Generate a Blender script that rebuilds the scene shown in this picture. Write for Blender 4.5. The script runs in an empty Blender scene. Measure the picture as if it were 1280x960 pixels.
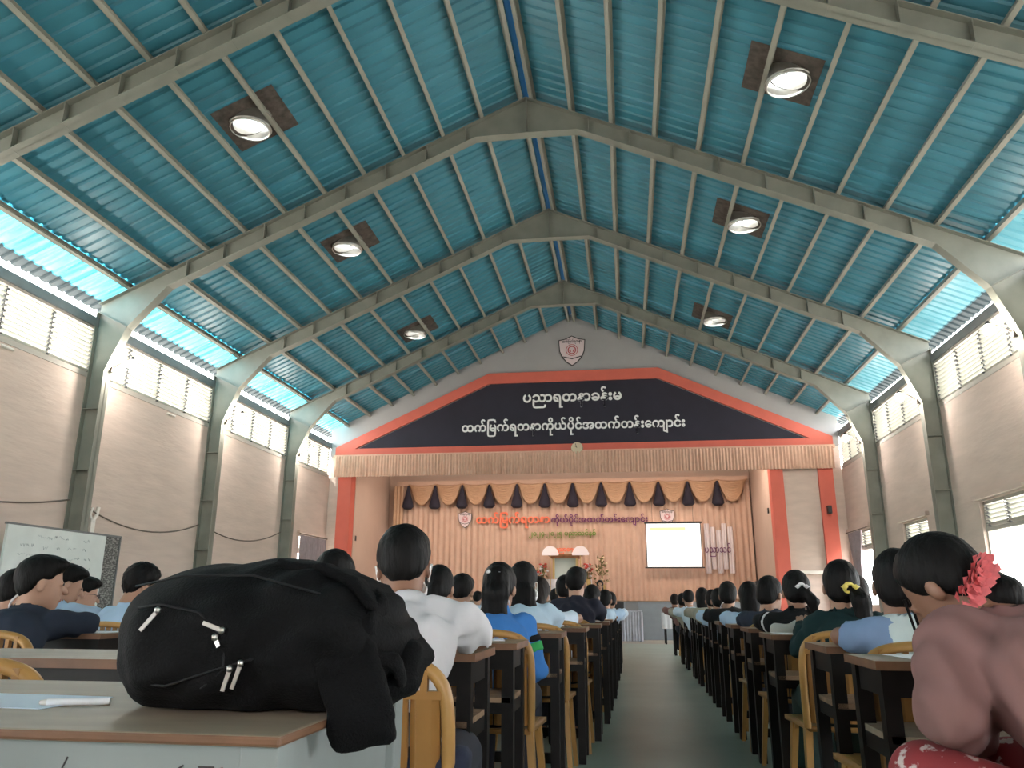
import bpy, bmesh, math, random
import numpy as np
from mathutils import Vector, Matrix
random.seed(7); np.random.seed(7)
SC = bpy.context.scene
COL = SC.collection
PI = math.pi

# ------------------------------------------------------------------ camera, world, sun, exposure
CAMP = Vector((1.347, 0.0, 0.91))
cd = bpy.data.cameras.new('camera'); cam = bpy.data.objects.new('camera', cd); COL.objects.link(cam)
F_PX, YAW, PITCH, ROLL = 979.96, 0.1439, 0.2714, 0.0045
cd.sensor_fit = 'HORIZONTAL'; cd.sensor_width = 36.0; cd.lens = 36.0 * F_PX / 1280.0
cd.clip_start = 0.05; cd.clip_end = 300
fw = Vector((-math.sin(YAW) * math.cos(PITCH), math.cos(YAW) * math.cos(PITCH), math.sin(PITCH)))
rt = Vector((math.cos(YAW), math.sin(YAW), 0)); up = rt.cross(fw)
r2 = rt * math.cos(ROLL) + up * math.sin(ROLL); u2 = up * math.cos(ROLL) - rt * math.sin(ROLL)
M = Matrix((r2, u2, -fw)).transposed().to_4x4(); M.translation = CAMP
cam.matrix_world = M
SC.camera = cam

wd = bpy.data.worlds.new('overcast_sky'); SC.world = wd; wd.use_nodes = True
bg = wd.node_tree.nodes['Background']; bg.inputs[0].default_value = (0.93, 0.97, 1.0, 1); bg.inputs[1].default_value = 10.0
sl = bpy.data.lights.new('sun', 'SUN'); sl.energy = 14.0; sl.angle = 0.02; sl.color = (1.0, 0.95, 0.88)
so = bpy.data.objects.new('sun', sl); COL.objects.link(so)
so.rotation_euler = Vector((0.62, 0.12, -0.78)).to_track_quat('-Z', 'Y').to_euler(); so.location = (-30, -4, 40)

vs = SC.view_settings
vs.view_transform = 'Standard'; vs.look = 'None'; vs.exposure = 0.8; vs.gamma = 1.0; vs.use_curve_mapping = False

# ------------------------------------------------------------------ materials
MATS = {}
def mat(name, col, rough=0.6, metal=0.0, var=0.0, vscale=6.0, bump=0.0, bscale=40.0, emit=None, estr=0.0,
        trans=None, stretch=None, spec=0.5, col2=None, contrast=None, bdist=0.01, bdetail=4):
    if name in MATS: return MATS[name]
    m = bpy.data.materials.new(name); m.use_nodes = True
    nt = m.node_tree; b = nt.nodes['Principled BSDF']
    b.inputs['Base Color'].default_value = (*col, 1); b.inputs['Roughness'].default_value = rough
    b.inputs['Metallic'].default_value = metal; b.inputs['Specular IOR Level'].default_value = spec
    tc = mp = None
    def coords():
        nonlocal tc, mp
        if tc is None:
            tc = nt.nodes.new('ShaderNodeTexCoord'); mp = nt.nodes.new('ShaderNodeMapping')
            nt.links.new(tc.outputs['Object'], mp.inputs['Vector'])
            if stretch: mp.inputs['Scale'].default_value = stretch
        return mp.outputs['Vector']
    if var > 0 or col2 is not None:
        n = nt.nodes.new('ShaderNodeTexNoise'); n.inputs['Scale'].default_value = vscale; n.inputs['Detail'].default_value = 5
        nt.links.new(coords(), n.inputs['Vector'])
        r = nt.nodes.new('ShaderNodeValToRGB')
        a, c = contrast or (0.3, 0.7)
        r.color_ramp.elements[0].position = a; r.color_ramp.elements[1].position = c
        lo = tuple(max(0, x * (1 - var)) for x in col); hi = col2 or tuple(min(1, x * (1 + var)) for x in col)
        r.color_ramp.elements[0].color = (*lo, 1); r.color_ramp.elements[1].color = (*hi, 1)
        nt.links.new(n.outputs['Fac'], r.inputs['Fac']); nt.links.new(r.outputs['Color'], b.inputs['Base Color'])
    if bump > 0:
        n2 = nt.nodes.new('ShaderNodeTexNoise'); n2.inputs['Scale'].default_value = bscale; n2.inputs['Detail'].default_value = bdetail
        nt.links.new(coords(), n2.inputs['Vector'])
        bp = nt.nodes.new('ShaderNodeBump'); bp.inputs['Strength'].default_value = bump; bp.inputs['Distance'].default_value = bdist
        nt.links.new(n2.outputs['Fac'], bp.inputs['Height']); nt.links.new(bp.outputs['Normal'], b.inputs['Normal'])
    if emit:
        b.inputs['Emission Color'].default_value = (*emit, 1); b.inputs['Emission Strength'].default_value = estr
    if trans:
        t = nt.nodes.new('ShaderNodeBsdfTranslucent'); t.inputs['Color'].default_value = (*trans[1], 1)
        mx = nt.nodes.new('ShaderNodeMixShader'); mx.inputs[0].default_value = trans[0]
        out = nt.nodes['Material Output']
        nt.links.new(b.outputs[0], mx.inputs[1]); nt.links.new(t.outputs[0], mx.inputs[2]); nt.links.new(mx.outputs[0], out.inputs[0])
    m.diffuse_color = (*col, 1)
    MATS[name] = m
    return m

def hexc(r, g, b):
    f = lambda v: (v / 255 / 12.92) if v / 255 <= 0.04045 else ((v / 255 + 0.055) / 1.055) ** 2.4
    return (f(r), f(g), f(b))

mat('wall_render', (0.57, 0.455, 0.39), 0.9, var=0.07, vscale=2.2, bump=0.5, bscale=7.0, stretch=(1, 0.6, 3.2))
mat('gable_paint', (0.36, 0.34, 0.335), 0.85, var=0.05, vscale=1.5)
mat('stage_plaster', (0.54, 0.39, 0.31), 0.9, var=0.04, vscale=1.5)
mat('orange_paint', (0.60, 0.125, 0.085), 0.7, var=0.05, vscale=3)
mat('navy_paint', (0.017, 0.014, 0.026), 0.75, var=0.15, vscale=2)
mat('white_letter', (0.85, 0.83, 0.80), 0.6)
mat('steel_paint', (0.215, 0.215, 0.182), 0.55, var=0.12, vscale=3)
mat('purlin_paint', (0.30, 0.29, 0.245), 0.55, var=0.1, vscale=2)
mat('roof_blue', (0.050, 0.215, 0.285), 0.40, var=0.13, vscale=1.4, stretch=(0.5, 1.6, 1))
mat('roof_eave_glow', (0.050, 0.215, 0.285), 0.40, trans=(0.10, (0.10, 0.70, 0.85)))  # translucency stands in for outside light glowing under the left eave
def glow_streaks(m, lo, hi):  # streaks of eave light painted in by varying the translucency
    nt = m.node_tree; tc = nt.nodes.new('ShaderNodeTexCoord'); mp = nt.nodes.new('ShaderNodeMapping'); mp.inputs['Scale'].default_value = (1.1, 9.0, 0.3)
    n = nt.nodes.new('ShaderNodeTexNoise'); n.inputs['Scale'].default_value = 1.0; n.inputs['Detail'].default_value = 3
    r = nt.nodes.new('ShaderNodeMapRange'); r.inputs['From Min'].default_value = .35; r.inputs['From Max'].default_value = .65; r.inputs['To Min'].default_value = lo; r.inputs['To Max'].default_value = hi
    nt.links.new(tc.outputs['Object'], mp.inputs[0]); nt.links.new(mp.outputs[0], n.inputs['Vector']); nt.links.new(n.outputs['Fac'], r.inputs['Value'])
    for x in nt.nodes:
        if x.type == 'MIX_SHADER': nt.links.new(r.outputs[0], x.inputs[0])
glow_streaks(MATS['roof_eave_glow'], .02, .30)
mat('roof_eave_faint_glow', (0.075, 0.22, 0.26), 0.42, trans=(0.03, (0.26, 0.70, 0.78)))  # right eave: bounced light put into a lighter colour and slight translucency
mat('overhang_shade', (0.012, 0.03, 0.04), 0.6)  # shade under the roof overhang put into the sheet colour
mat('ridge_blue', (0.04, 0.20, 0.42), 0.4)
mat('header_grey', (0.16, 0.165, 0.165), 0.6, var=0.1)
mat('blade_white', (0.62, 0.60, 0.53), 0.5, trans=(0.05, (0.85, 0.82, 0.74)))
mat('blade_clip', (0.10, 0.10, 0.10), 0.6)
mat('window_frame', (0.42, 0.38, 0.33), 0.7)
mat('floor_green', (0.25, 0.315, 0.265), 0.38, var=0.16, vscale=1.1, bump=0.08, bscale=12)
mat('floor_bare', (0.40, 0.36, 0.31), 0.6, var=0.1, vscale=3)
mat('stage_grey', (0.27, 0.29, 0.31), 0.75, var=0.06)
mat('stage_floor', (0.30, 0.22, 0.16), 0.6, var=0.1)
mat('ground_pale', (0.55, 0.53, 0.48), 0.9, var=0.1, vscale=0.7)
mat('shrub_green', (0.16, 0.30, 0.07), 0.8, var=0.4, vscale=9)
mat('curtain_peach', (0.60, 0.40, 0.30), 0.8, var=0.06, vscale=4, bump=0.1, bscale=60)
mat('fringe_peach', (0.66, 0.41, 0.30), 0.85, var=0.08, vscale=8)
mat('swag_gold', (0.50, 0.30, 0.18), 0.55, var=0.06, vscale=10)
mat('tassel_dark', (0.02, 0.016, 0.03), 0.8)
mat('curtain_mauve', (0.29, 0.235, 0.25), 0.85, var=0.1, vscale=10)
mat('desk_wood', (0.29, 0.185, 0.11), 0.5, var=0.25, vscale=5, stretch=(1, 8, 8), bump=0.1, bscale=60)
mat('desk_black', (0.006, 0.0045, 0.004), 0.45, spec=0.25, var=0.5, vscale=14)
mat('desk_edge', (0.17, 0.08, 0.04), 0.55, var=0.2, vscale=10)
mat('top_grey', (0.29, 0.225, 0.16), 0.5, var=0.14, vscale=6, stretch=(1, 3, 3))
mat('desk_teal', (0.23, 0.255, 0.25), 0.6, var=0.10, vscale=5)
mat('scratch_dark', (0.05, 0.045, 0.045), 0.8)
mat('scratch_red', (0.20, 0.05, 0.04), 0.8)
mat('chair_tan', (0.33, 0.16, 0.042), 0.42, var=0.12, vscale=8)
mat('chair_light', (0.43, 0.23, 0.068), 0.4, var=0.1, vscale=8)
mat('bag_black', (0.0022, 0.0022, 0.0027), 0.8, spec=0.2, var=0.4, vscale=30, bump=0.35, bscale=260)
mat('bag_strap', (0.0035, 0.0035, 0.004), 0.85, spec=0.15, bump=0.4, bscale=300)
mat('bag_piping', (0.006, 0.006, 0.007), 0.6, spec=.3)
mat('zip_metal', (0.50, 0.48, 0.45), 0.28, metal=1.0)
mat('navy_cloth', (0.018, 0.025, 0.055), 0.85, var=0.2, vscale=20, bump=0.2, bscale=80)
mat('trouser_dark', (0.015, 0.018, 0.03), 0.85, var=0.2, vscale=12)
mat('skirt_green', (0.025, 0.05, 0.045), 0.85, var=0.2, vscale=12)
mat('skirt_red', (0.30, 0.035, 0.04), 0.8, col2=(0.62, 0.5, 0.48), var=0.1, vscale=34, contrast=(0.56, 0.62))
mat('sandal_dark', (0.02, 0.018, 0.016), 0.7)
mat('skin_a', (0.36, 0.195, 0.125), 0.5, var=0.06, vscale=10)
mat('skin_b', (0.27, 0.135, 0.085), 0.5, var=0.06, vscale=10)
mat('skin_c', (0.45, 0.26, 0.18), 0.5, var=0.06, vscale=10)
mat('eye_dark', (0.02, 0.015, 0.012), 0.3)
mat('lip', (0.32, 0.12, 0.09), 0.5)
mat('hair_black', (0.006, 0.0052, 0.0052), 0.55, spec=0.14, var=0.5, vscale=30, bump=0.5, bscale=70, stretch=(1, 1, 0.25))
mat('hair_brown', (0.013, 0.008, 0.0065), 0.55, spec=0.16, var=0.5, vscale=30, bump=0.5, bscale=70, stretch=(1, 1, 0.25))
mat('mask_white', (0.85, 0.85, 0.84), 0.8)
mat('paper_white', (0.86, 0.87, 0.88), 0.8)
mat('paper_blue', (0.66, 0.76, 0.86), 0.8)
mat('plastic_black', (0.015, 0.015, 0.016), 0.4)
mat('flower_pink', (0.72, 0.17, 0.18), 0.75, var=0.15, vscale=60)
mat('clip_yellow', (0.65, 0.55, 0.12), 0.5)
mat('board_white', (0.66, 0.70, 0.67), 0.35, var=0.05, vscale=4)
mat('board_ink', (0.40, 0.45, 0.46), 0.6)
mat('board_strip', (0.10, 0.095, 0.09), 0.9, var=0.1, vscale=18, col2=(0.28, 0.27, 0.25), contrast=(0.45, 0.6), stretch=(1, 1.2, 3))
mat('screen_lit', (0.8, 0.8, 0.8), 0.8, emit=(1, 1, 1), estr=0.42)
mat('screen_green', (0.5, 0.6, 0.3), 0.8, emit=(0.50, 0.62, 0.28), estr=0.5)
mat('screen_grey', (0.6, 0.6, 0.6), 0.8, emit=(0.8, 0.85, 0.82), estr=0.55)
mat('letter_orange', (0.90, 0.20, 0.10), 0.6)
mat('letter_purple', (0.16, 0.03, 0.12), 0.6)
mat('letter_green', (0.16, 0.26, 0.04), 0.6)
mat('shield_pink', (0.70, 0.56, 0.56), 0.6)
mat('shield_black', (0.03, 0.025, 0.025), 0.6)
mat('shield_red', (0.45, 0.07, 0.08), 0.6)
mat('clock_face', (0.62, 0.52, 0.36), 0.5)
mat('clock_rim', (0.42, 0.33, 0.20), 0.4)
mat('vent_metal', (0.55, 0.53, 0.50), 0.35, metal=0.85, var=0.1)
mat('vent_plate', (0.085, 0.065, 0.055), 0.8, var=0.4, vscale=10)
mat('vent_dome', (0.8, 0.8, 0.78), 0.5, trans=(0.92, (0.97, 0.97, 0.95)))
mat('bulb_lit', (0.9, 0.9, 0.9), 0.4, emit=(1.0, 0.93, 0.84), estr=230.0)
mat('tube_lit', (0.9, 0.9, 0.9), 0.4, emit=(1.0, 0.9, 0.8), estr=20.0)
mat('cable_dark', (0.14, 0.11, 0.09), 0.7)
mat('skirt_silver', (0.50, 0.50, 0.56), 0.45, var=0.1, vscale=10)
mat('speaker_grey', (0.22, 0.21, 0.21), 0.7)
mat('altar_wood', (0.30, 0.12, 0.045), 0.5, var=0.2, vscale=8)
mat('gold_paint', (0.55, 0.38, 0.15), 0.4, metal=0.3)
mat('altar_glass', (0.30, 0.33, 0.27), 0.15)
mat('fan_white', (0.85, 0.75, 0.76), 0.8)
mat('leaf_olive', (0.16, 0.14, 0.05), 0.8, var=0.3, vscale=20)
mat('flower_cream', (0.75, 0.60, 0.40), 0.8)
mat('flower_red', (0.55, 0.08, 0.06), 0.8)
mat('plastic_wrap', (0.72, 0.62, 0.62), 0.2, spec=0.8)
mat('conduit_white', (0.75, 0.70, 0.64), 0.6)
for nm, c in dict(lightblue=(0.42, 0.56, 0.72), lightblue2=(0.50, 0.63, 0.74), paleblue=(0.60, 0.69, 0.78), white=(0.66, 0.64, 0.66),
                  bluejacket=(0.055, 0.20, 0.52), navyjacket=(0.028, 0.036, 0.055), navyshirt=(0.022, 0.022, 0.034), black=(0.012, 0.012, 0.013),
                  darkgreen=(0.010, 0.028, 0.030), mauve=(0.235, 0.125, 0.115), vestwhite=(0.66, 0.72, 0.70), midblue=(0.22, 0.31, 0.48),
                  khaki=(0.33, 0.30, 0.24), brightgreen=(0.05, 0.35, 0.10), greyhood=(0.50, 0.50, 0.46)).items():
    mat('cloth_' + nm, c, 0.9, var=0.06, vscale=9, bump=0.55, bscale=7, bdist=0.03, bdetail=1.0, stretch=(1.6, 1.2, 0.7), spec=0.2)

# ------------------------------------------------------------------ mesh helpers
def link(name, me, parent=None, mats=None, loc=None, rot=None, smooth=False):
    o = bpy.data.objects.new(name, me); COL.objects.link(o)
    if parent is not None: o.parent = parent
    if mats:
        for m in (mats if isinstance(mats, (list, tuple)) else [mats]): me.materials.append(MATS[m] if isinstance(m, str) else m)
    if loc is not None: o.location = loc
    if rot is not None: o.rotation_euler = rot
    if smooth: me.polygons.foreach_set('use_smooth', [True] * len(me.polygons))
    return o

class MB:
    def __init__(s): s.v = []; s.f = []; s.m = []; s.sm = []
    def add(s, vs, fs, mi=0, smooth=False):
        o = len(s.v); s.v.extend([tuple(a) for a in vs]); s.f.extend([tuple(i + o for i in f) for f in fs])
        s.m.extend([mi] * len(fs)); s.sm.extend([smooth] * len(fs)); return s
    def box(s, x0, x1, y0, y1, z0, z1, mi=0, mtx=None):
        v = [(x0, y0, z0), (x1, y0, z0), (x1, y1, z0), (x0, y1, z0), (x0, y0, z1), (x1, y0, z1), (x1, y1, z1), (x0, y1, z1)]
        if mtx is not None: v = [tuple(mtx @ Vector(a)) for a in v]
        return s.add(v, [(0, 3, 2, 1), (4, 5, 6, 7), (0, 1, 5, 4), (1, 2, 6, 5), (2, 3, 7, 6), (3, 0, 4, 7)], mi)
    def prism(s, poly, axis, a0, a1, mi=0):      # poly: 2D points, extruded along axis 'x','y','z'
        n = len(poly)
        def P(p, a): return {'y': (p[0], a, p[1]), 'x': (a, p[0], p[1]), 'z': (p[0], p[1], a)}[axis]
        v = [P(p, a0) for p in poly] + [P(p, a1) for p in poly]
        f = [(i, (i + 1) % n, n + (i + 1) % n, n + i) for i in range(n)] + [tuple(range(n))[::-1], tuple(range(n, 2 * n))]
        return s.add(v, f, mi)
    def tube(s, pts, r, n=8, mi=0, cap=True, flat=1.0):
        pts = [Vector(p) for p in pts]; k = len(pts)
        rs = r if isinstance(r, (list, tuple)) else [r] * k
        vs = []; prev = None
        for i, p in enumerate(pts):
            t = (pts[min(i + 1, k - 1)] - pts[max(i - 1, 0)]).normalized()
            a = Vector((0, 0, 1)) if abs(t.z) < 0.9 else Vector((1, 0, 0))
            if prev is not None: a = prev
            e1 = (a - t * a.dot(t)).normalized(); prev = e1; e2 = t.cross(e1)
            for j in range(n):
                q = 2 * PI * j / n
                vs.append(p + (e1 * math.cos(q) + e2 * math.sin(q) * flat) * rs[i])
        fs = [(i * n + j, i * n + (j + 1) % n, (i + 1) * n + (j + 1) % n, (i + 1) * n + j) for i in range(k - 1) for j in range(n)]
        s.add(vs, fs, mi, True)
        if cap: s.add(vs[:n], [tuple(range(n))[::-1]], mi); s.add(vs[-n:], [tuple(range(n))], mi)
        return s
    def lathe(s, prof, c=(0, 0, 0), n=20, mi=0, cap=True):
        vs = []; k = len(prof)
        for r, z in prof:
            for j in range(n):
                q = 2 * PI * j / n; vs.append((c[0] + r * math.cos(q), c[1] + r * math.sin(q), c[2] + z))
        fs = [(i * n + j, i * n + (j + 1) % n, (i + 1) * n + (j + 1) % n, (i + 1) * n + j) for i in range(k - 1) for j in range(n)]
        s.add(vs, fs, mi, True)
        if cap: s.add(vs[:n], [tuple(range(n))[::-1]], mi); s.add(vs[-n:], [tuple(range(n))], mi)
        return s
    def mesh(s, name):
        me = bpy.data.meshes.new(name); me.from_pydata(s.v, [], s.f); me.validate()
        if len(me.polygons) == len(s.m):
            me.polygons.foreach_set('material_index', s.m); me.polygons.foreach_set('use_smooth', s.sm)
        me.update(); return me
    def build(s, name, mats, parent=None, loc=None, rot=None, bevel=0.0):
        o = link(name, s.mesh(name), parent, mats, loc, rot)
        if bevel > 0:
            b = o.modifiers.new('bevel', 'BEVEL'); b.width = bevel; b.segments = 2; b.limit_method = 'ANGLE'
        return o

def tag(o, label=None, cat=None, group=None, kind=None):
    if label: o['label'] = label
    if cat: o['category'] = cat
    if group: o['group'] = group
    if kind: o['kind'] = kind
    return o
def thing(name, label, cat, loc=(0, 0, 0), rz=0.0, group=None):
    o = bpy.data.objects.new(name, None); COL.objects.link(o); o.location = loc; o.rotation_euler = (0, 0, rz)
    o.empty_display_size = 0.1
    return tag(o, label, cat, group)
def root_struct(name, label=None):
    o = bpy.data.objects.new(name, None); COL.objects.link(o); o['kind'] = 'structure'; o.empty_display_size = 0.1
    if label: o['label'] = label
    return o
def inst(src, parent=None, loc=None, rot=None):
    c = src.copy(); COL.objects.link(c); c.parent = parent
    for k in ('label', 'group', 'category'):
        if k in c and parent is not None: del c[k]
    if loc is not None: c.location = loc
    if rot is not None: c.rotation_euler = rot
    return c
def copy_tree(src, parent=None):
    c = src.copy(); COL.objects.link(c); c.parent = parent
    for ch in list(src.children): copy_tree(ch, c)
    return c

def text_mesh(s, size, extrude=0.01, bold=0.0, align='CENTER'):
    c = bpy.data.curves.new('lettering', 'FONT'); c.body = s; c.size = size; c.extrude = extrude; c.offset = bold
    c.align_x = align; c.resolution_u = 2
    o = bpy.data.objects.new('lettering', c); COL.objects.link(o)
    bpy.context.view_layer.update()
    me = bpy.data.meshes.new_from_object(o.evaluated_get(bpy.context.evaluated_depsgraph_get()))
    bpy.data.objects.remove(o); bpy.data.curves.remove(c)
    return me
def lettering(name, s, width, center, m, parent=None, extrude=0.015, bold=0.012, squash=1.0):
    """upright lettering facing -Y, scaled to the given width"""
    me = text_mesh(s, 1.0, extrude / max(width / 10, 0.01), bold)
    co = np.empty(len(me.vertices) * 3); me.vertices.foreach_get('co', co); co = co.reshape(-1, 3)
    mn, mx = co.min(0), co.max(0); sc_ = width / (mx[0] - mn[0])
    q = np.empty_like(co); q[:, 0] = (co[:, 0] - (mn[0] + mx[0]) / 2) * sc_
    q[:, 2] = (co[:, 1] - (mn[1] + mx[1]) / 2) * sc_ * squash
    zz = co[:, 2]; zr = max(zz.max() - zz.min(), 1e-6); q[:, 1] = -(zz - zz.min()) / zr * extrude
    me.vertices.foreach_set('co', q.ravel()); me.materials.clear()
    me.update()
    return link(name, me, parent, m, loc=center)

# ------------------------------------------------------------------ hall dimensions
HW = 6.9                       # half width to the inner wall face
FR = [7.06, 10.76, 14.46, 18.16]
YE = 21.04; YB = -3.2          # stage wall, wall behind the camera
SLOPE = 0.457; ZR = 8.64
ztop = lambda x: ZR - SLOPE * abs(x)
PUR = [0.1, 0.72, 1.34, 1.98, 2.615, 3.25, 3.90, 4.54, 5.16, 5.80, 6.42]
SILL, HEAD = 4.26, 5.10
YBACK = 24.6

# ------------------------------------------------------------------ ground, floor
g = MB(); g.box(-60, 60, -40, 70, -0.35, -0.12); tag(g.build('ground', 'ground_pale'), kind='structure')
f = MB(); f.box(-HW, HW, YB, 19.2, -0.12, 0.0); floor = f.build('floor', 'floor_green'); tag(floor, kind='structure')
f = MB(); f.box(-HW, HW, 19.2, YE + 0.3, -0.12, 0.0); tag(f.build('floor_strip', 'floor_bare', floor))

# ------------------------------------------------------------------ side walls
def wall_x(name, x0, x1, y0, y1, z0, z1, holes):
    ys = sorted({y0, y1, *[h[0] for h in holes], *[h[1] for h in holes]})
    zs = sorted({z0, z1, *[h[2] for h in holes], *[h[3] for h in holes]})
    w = MB()
    for a, b in zip(ys, ys[1:]):
        run = None
        for c, d in zip(zs, zs[1:]):
            if any(h[0] <= a and b <= h[1] and h[2] <= c and d <= h[3] for h in holes): 
                if run: w.box(x0, x1, a, b, *run); run = None
            else: run = (run[0], d) if run else (c, d)
        if run: w.box(x0, x1, a, b, *run)
    return tag(w.build(name, 'wall_render'), kind='structure')
RWIN = [(11.95, 13.42, 0.0, 2.47), (15.68, 17.08, 0.0, 2.47), (19.27, 20.9, 0.85, 2.60)]
RWIN_OUT = [(8.25, 9.7, 0.0, 2.47), (4.55, 6.0, 0.0, 2.47), (0.85, 2.3, 0.0, 2.47)]
LWIN = [(19.25, 20.8, 0.85, 2.56)]; LWIN_OUT = [(0.85, 2.3, 0.0, 2.47), (-2.4, -.9, .85, 2.47)]  # LWIN_OUT: unseen left openings, added to bring in more daylight
wall_x('wall_right', HW, HW + 0.2, YB, YBACK, 0, SILL, RWIN + RWIN_OUT)
wall_x('wall_left', -HW - 0.2, -HW, YB, YBACK, 0, SILL, LWIN + LWIN_OUT)
b = MB(); b.prism([(-HW - .2, 3.2), (HW + .2, 3.2), (HW + .2, 5.6), (0, 8.8), (-HW - .2, 5.6)], 'y', YB - 0.2, YB)
for a_, c_ in ((-7.1, -3.6), (-2.6, 2.6), (3.6, 7.1)): b.box(a_, c_, YB - .2, YB, 0, 3.2)      # unseen doorways behind the camera, added to let daylight in
tag(b.build('wall_back', 'wall_render'), kind='structure')

# ------------------------------------------------------------------ louvred clerestory windows
bays = [(FR[0] + .02, FR[1] - .02), (FR[1] + .02, FR[2] - .02), (FR[2] + .02, FR[3] - .02), (FR[3] + .02, YE - 0.02), (3.38, FR[0] - .02), (YB, 3.34)]
bl = MB(); bl.box(-0.006, 0.006, -0.5, 0.5, -0.05, 0.05); blade_me = bl.mesh('louvre_blade'); blade_me.materials.append(MATS['blade_white'])
cl = MB()
cl.box(-0.02, 0.02, -0.012, 0.012, -0.42, 0.42)
for i in range(11): cl.box(-0.05, 0.05, -0.016, 0.016, -0.40 + i * 0.08 - 0.012, -0.40 + i * 0.08 + 0.012)
clip_me = cl.mesh('clip_rail'); clip_me.materials.append(MATS['blade_clip'])
wn = 0
for side in (-1, 1):
    xw = side * (HW + 0.06)
    for bi, (y0, y1) in enumerate(bays):
        wn += 1
        W = root_struct('window_%d' % wn)
        fr = MB()
        fr.box(min(xw - .07, xw + .07), max(xw - .07, xw + .07), y0, y1, SILL, SILL + 0.08)
        fr.box(min(xw - .05, xw + .05), max(xw - .05, xw + .05), y0, y1, HEAD - 0.04, HEAD)
        fr.build('window_frame', 'window_frame', W)
        n = 4 if y1 - y0 < 5 else 6
        wsec = (y1 - y0) / n
        for s in range(n + 1):
            link('clip_rail', clip_me, W, loc=(xw, y0 + s * wsec, (SILL + HEAD) / 2 + .015))
        if bi >= 4:   # out of the photograph: one joined set of blades
            q = MB()
            for s in range(n):
                for k in range(11):
                    zc = SILL + 0.105 + k * 0.07
                    mt = Matrix.Translation((xw, 0, zc)) @ Matrix.Rotation(-side * 0.95, 4, 'Y')
                    q.box(-.006, .006, y0 + s * wsec + .02, y0 + (s + 1) * wsec - .02, -.05, .05, mtx=mt)
            q.build('louvre_blades', 'blade_white', W)
            continue
        for s in range(n):
            for k in range(11):
                o = link('louvre_blade', blade_me, W, loc=(xw, y0 + (s + .5) * wsec, SILL + 0.105 + k * 0.07), rot=(0, -side * 0.95, 0))
                o.scale = (1, wsec - 0.045, 1)
    # header beam above the louvres, wall plate
    h = MB(); h.box(min(side * (HW - .02), side * (HW + .16)), max(side * (HW - .02), side * (HW + .16)), YB, YE, HEAD, HEAD + 0.15)
    tag(h.build('trim_%d' % (1 if side < 0 else 2), 'header_grey'), kind='structure')

# ------------------------------------------------------------------ lower windows
def lower_window(side, y0, y1, z0, z1, rail):
    global wn; wn += 1
    W = root_struct('window_%d' % wn); xw = side * (HW + 0.1)
    fr = MB(); t = 0.045
    X0, X1 = xw - .05, xw + .05
    fr.box(X0, X1, y0, y0 + t, z0, z1); fr.box(X0, X1, y1 - t, y1, z0, z1); fr.box(X0, X1, y0, y1, z1 - t, z1); z0 > .1 and fr.box(X0, X1, y0, y1, z0, z0 + t)
    fr.box(X0 - .01, X1 + .01, y0, y1, rail - .03, rail + .03)
    fr.build('window_frame', 'window_frame', W)
    hd = MB(); hd.box(min(side * (HW - .07), side * HW), max(side * (HW - .07), side * HW), y0 - .12, y1 + .12, z1 + .03, z1 + .10)
    hd.build('window_hood', 'wall_render', W)
    ws = (y1 - y0 - 2 * t) / 2
    for s in range(2):
        for k in range(5):
            o = link('louvre_blade', blade_me, W, loc=(xw, y0 + t + (s + .5) * ws, rail + .07 + k * (z1 - rail - .1) / 5), rot=(0, -side * 0.95, 0)); o.scale = (1, ws - .05, .95)
    for s in range(3):
        o = link('clip_rail', clip_me, W, loc=(xw, y0 + t + s * ws, (rail + z1) / 2)); o.scale = (1, 1, (z1 - rail) / 0.86)
    return W
for (y0, y1, z0, z1) in RWIN: lower_window(1, y0, y1, z0, z1, z1 - .43)
for (y0, y1, z0, z1) in LWIN: lower_window(-1, y0, y1, z0, z1, z1 - .43)

# ------------------------------------------------------------------ roof: purlins, corrugated sheets, ridge
ceil = root_struct('ceiling', 'blue corrugated metal roof on grey purlins')
OFF = 0.13                                        # sheet height over the rafter top
zs_ = lambda x: ztop(x) + OFF
PW, PITCHR = 0.95, 0.19
def sheet_mesh(name, xa, xb, side, ya=-1, yb=9):
    pr_ = []
    for i in range(5):
        a = i * PITCHR
        pr_ += [(a, 0), (a + .10, 0), (a + .118, .028), (a + .162, .028), (a + .18, 0)]
    pr_.append((PW + 0.012, 0))
    pr_ = [(min(max(y, ya), yb), dz) for y, dz in pr_ if ya - .06 <= y <= yb + .06]
    v = []
    for x in (xa, xb):
        for (y, dz) in pr_: v.append((side * x, y, zs_(x) + dz))
    n = len(pr_); fs = [(i, i + 1, n + i + 1, n + i) for i in range(n - 1)]
    m = MB(); m.add(v, fs, 0); return m.mesh(name)
VX = 3.5; VENT_PAN = (12, 16, 21)
npan = int(math.ceil((YE + 0.12 - YB) / PW))
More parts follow.
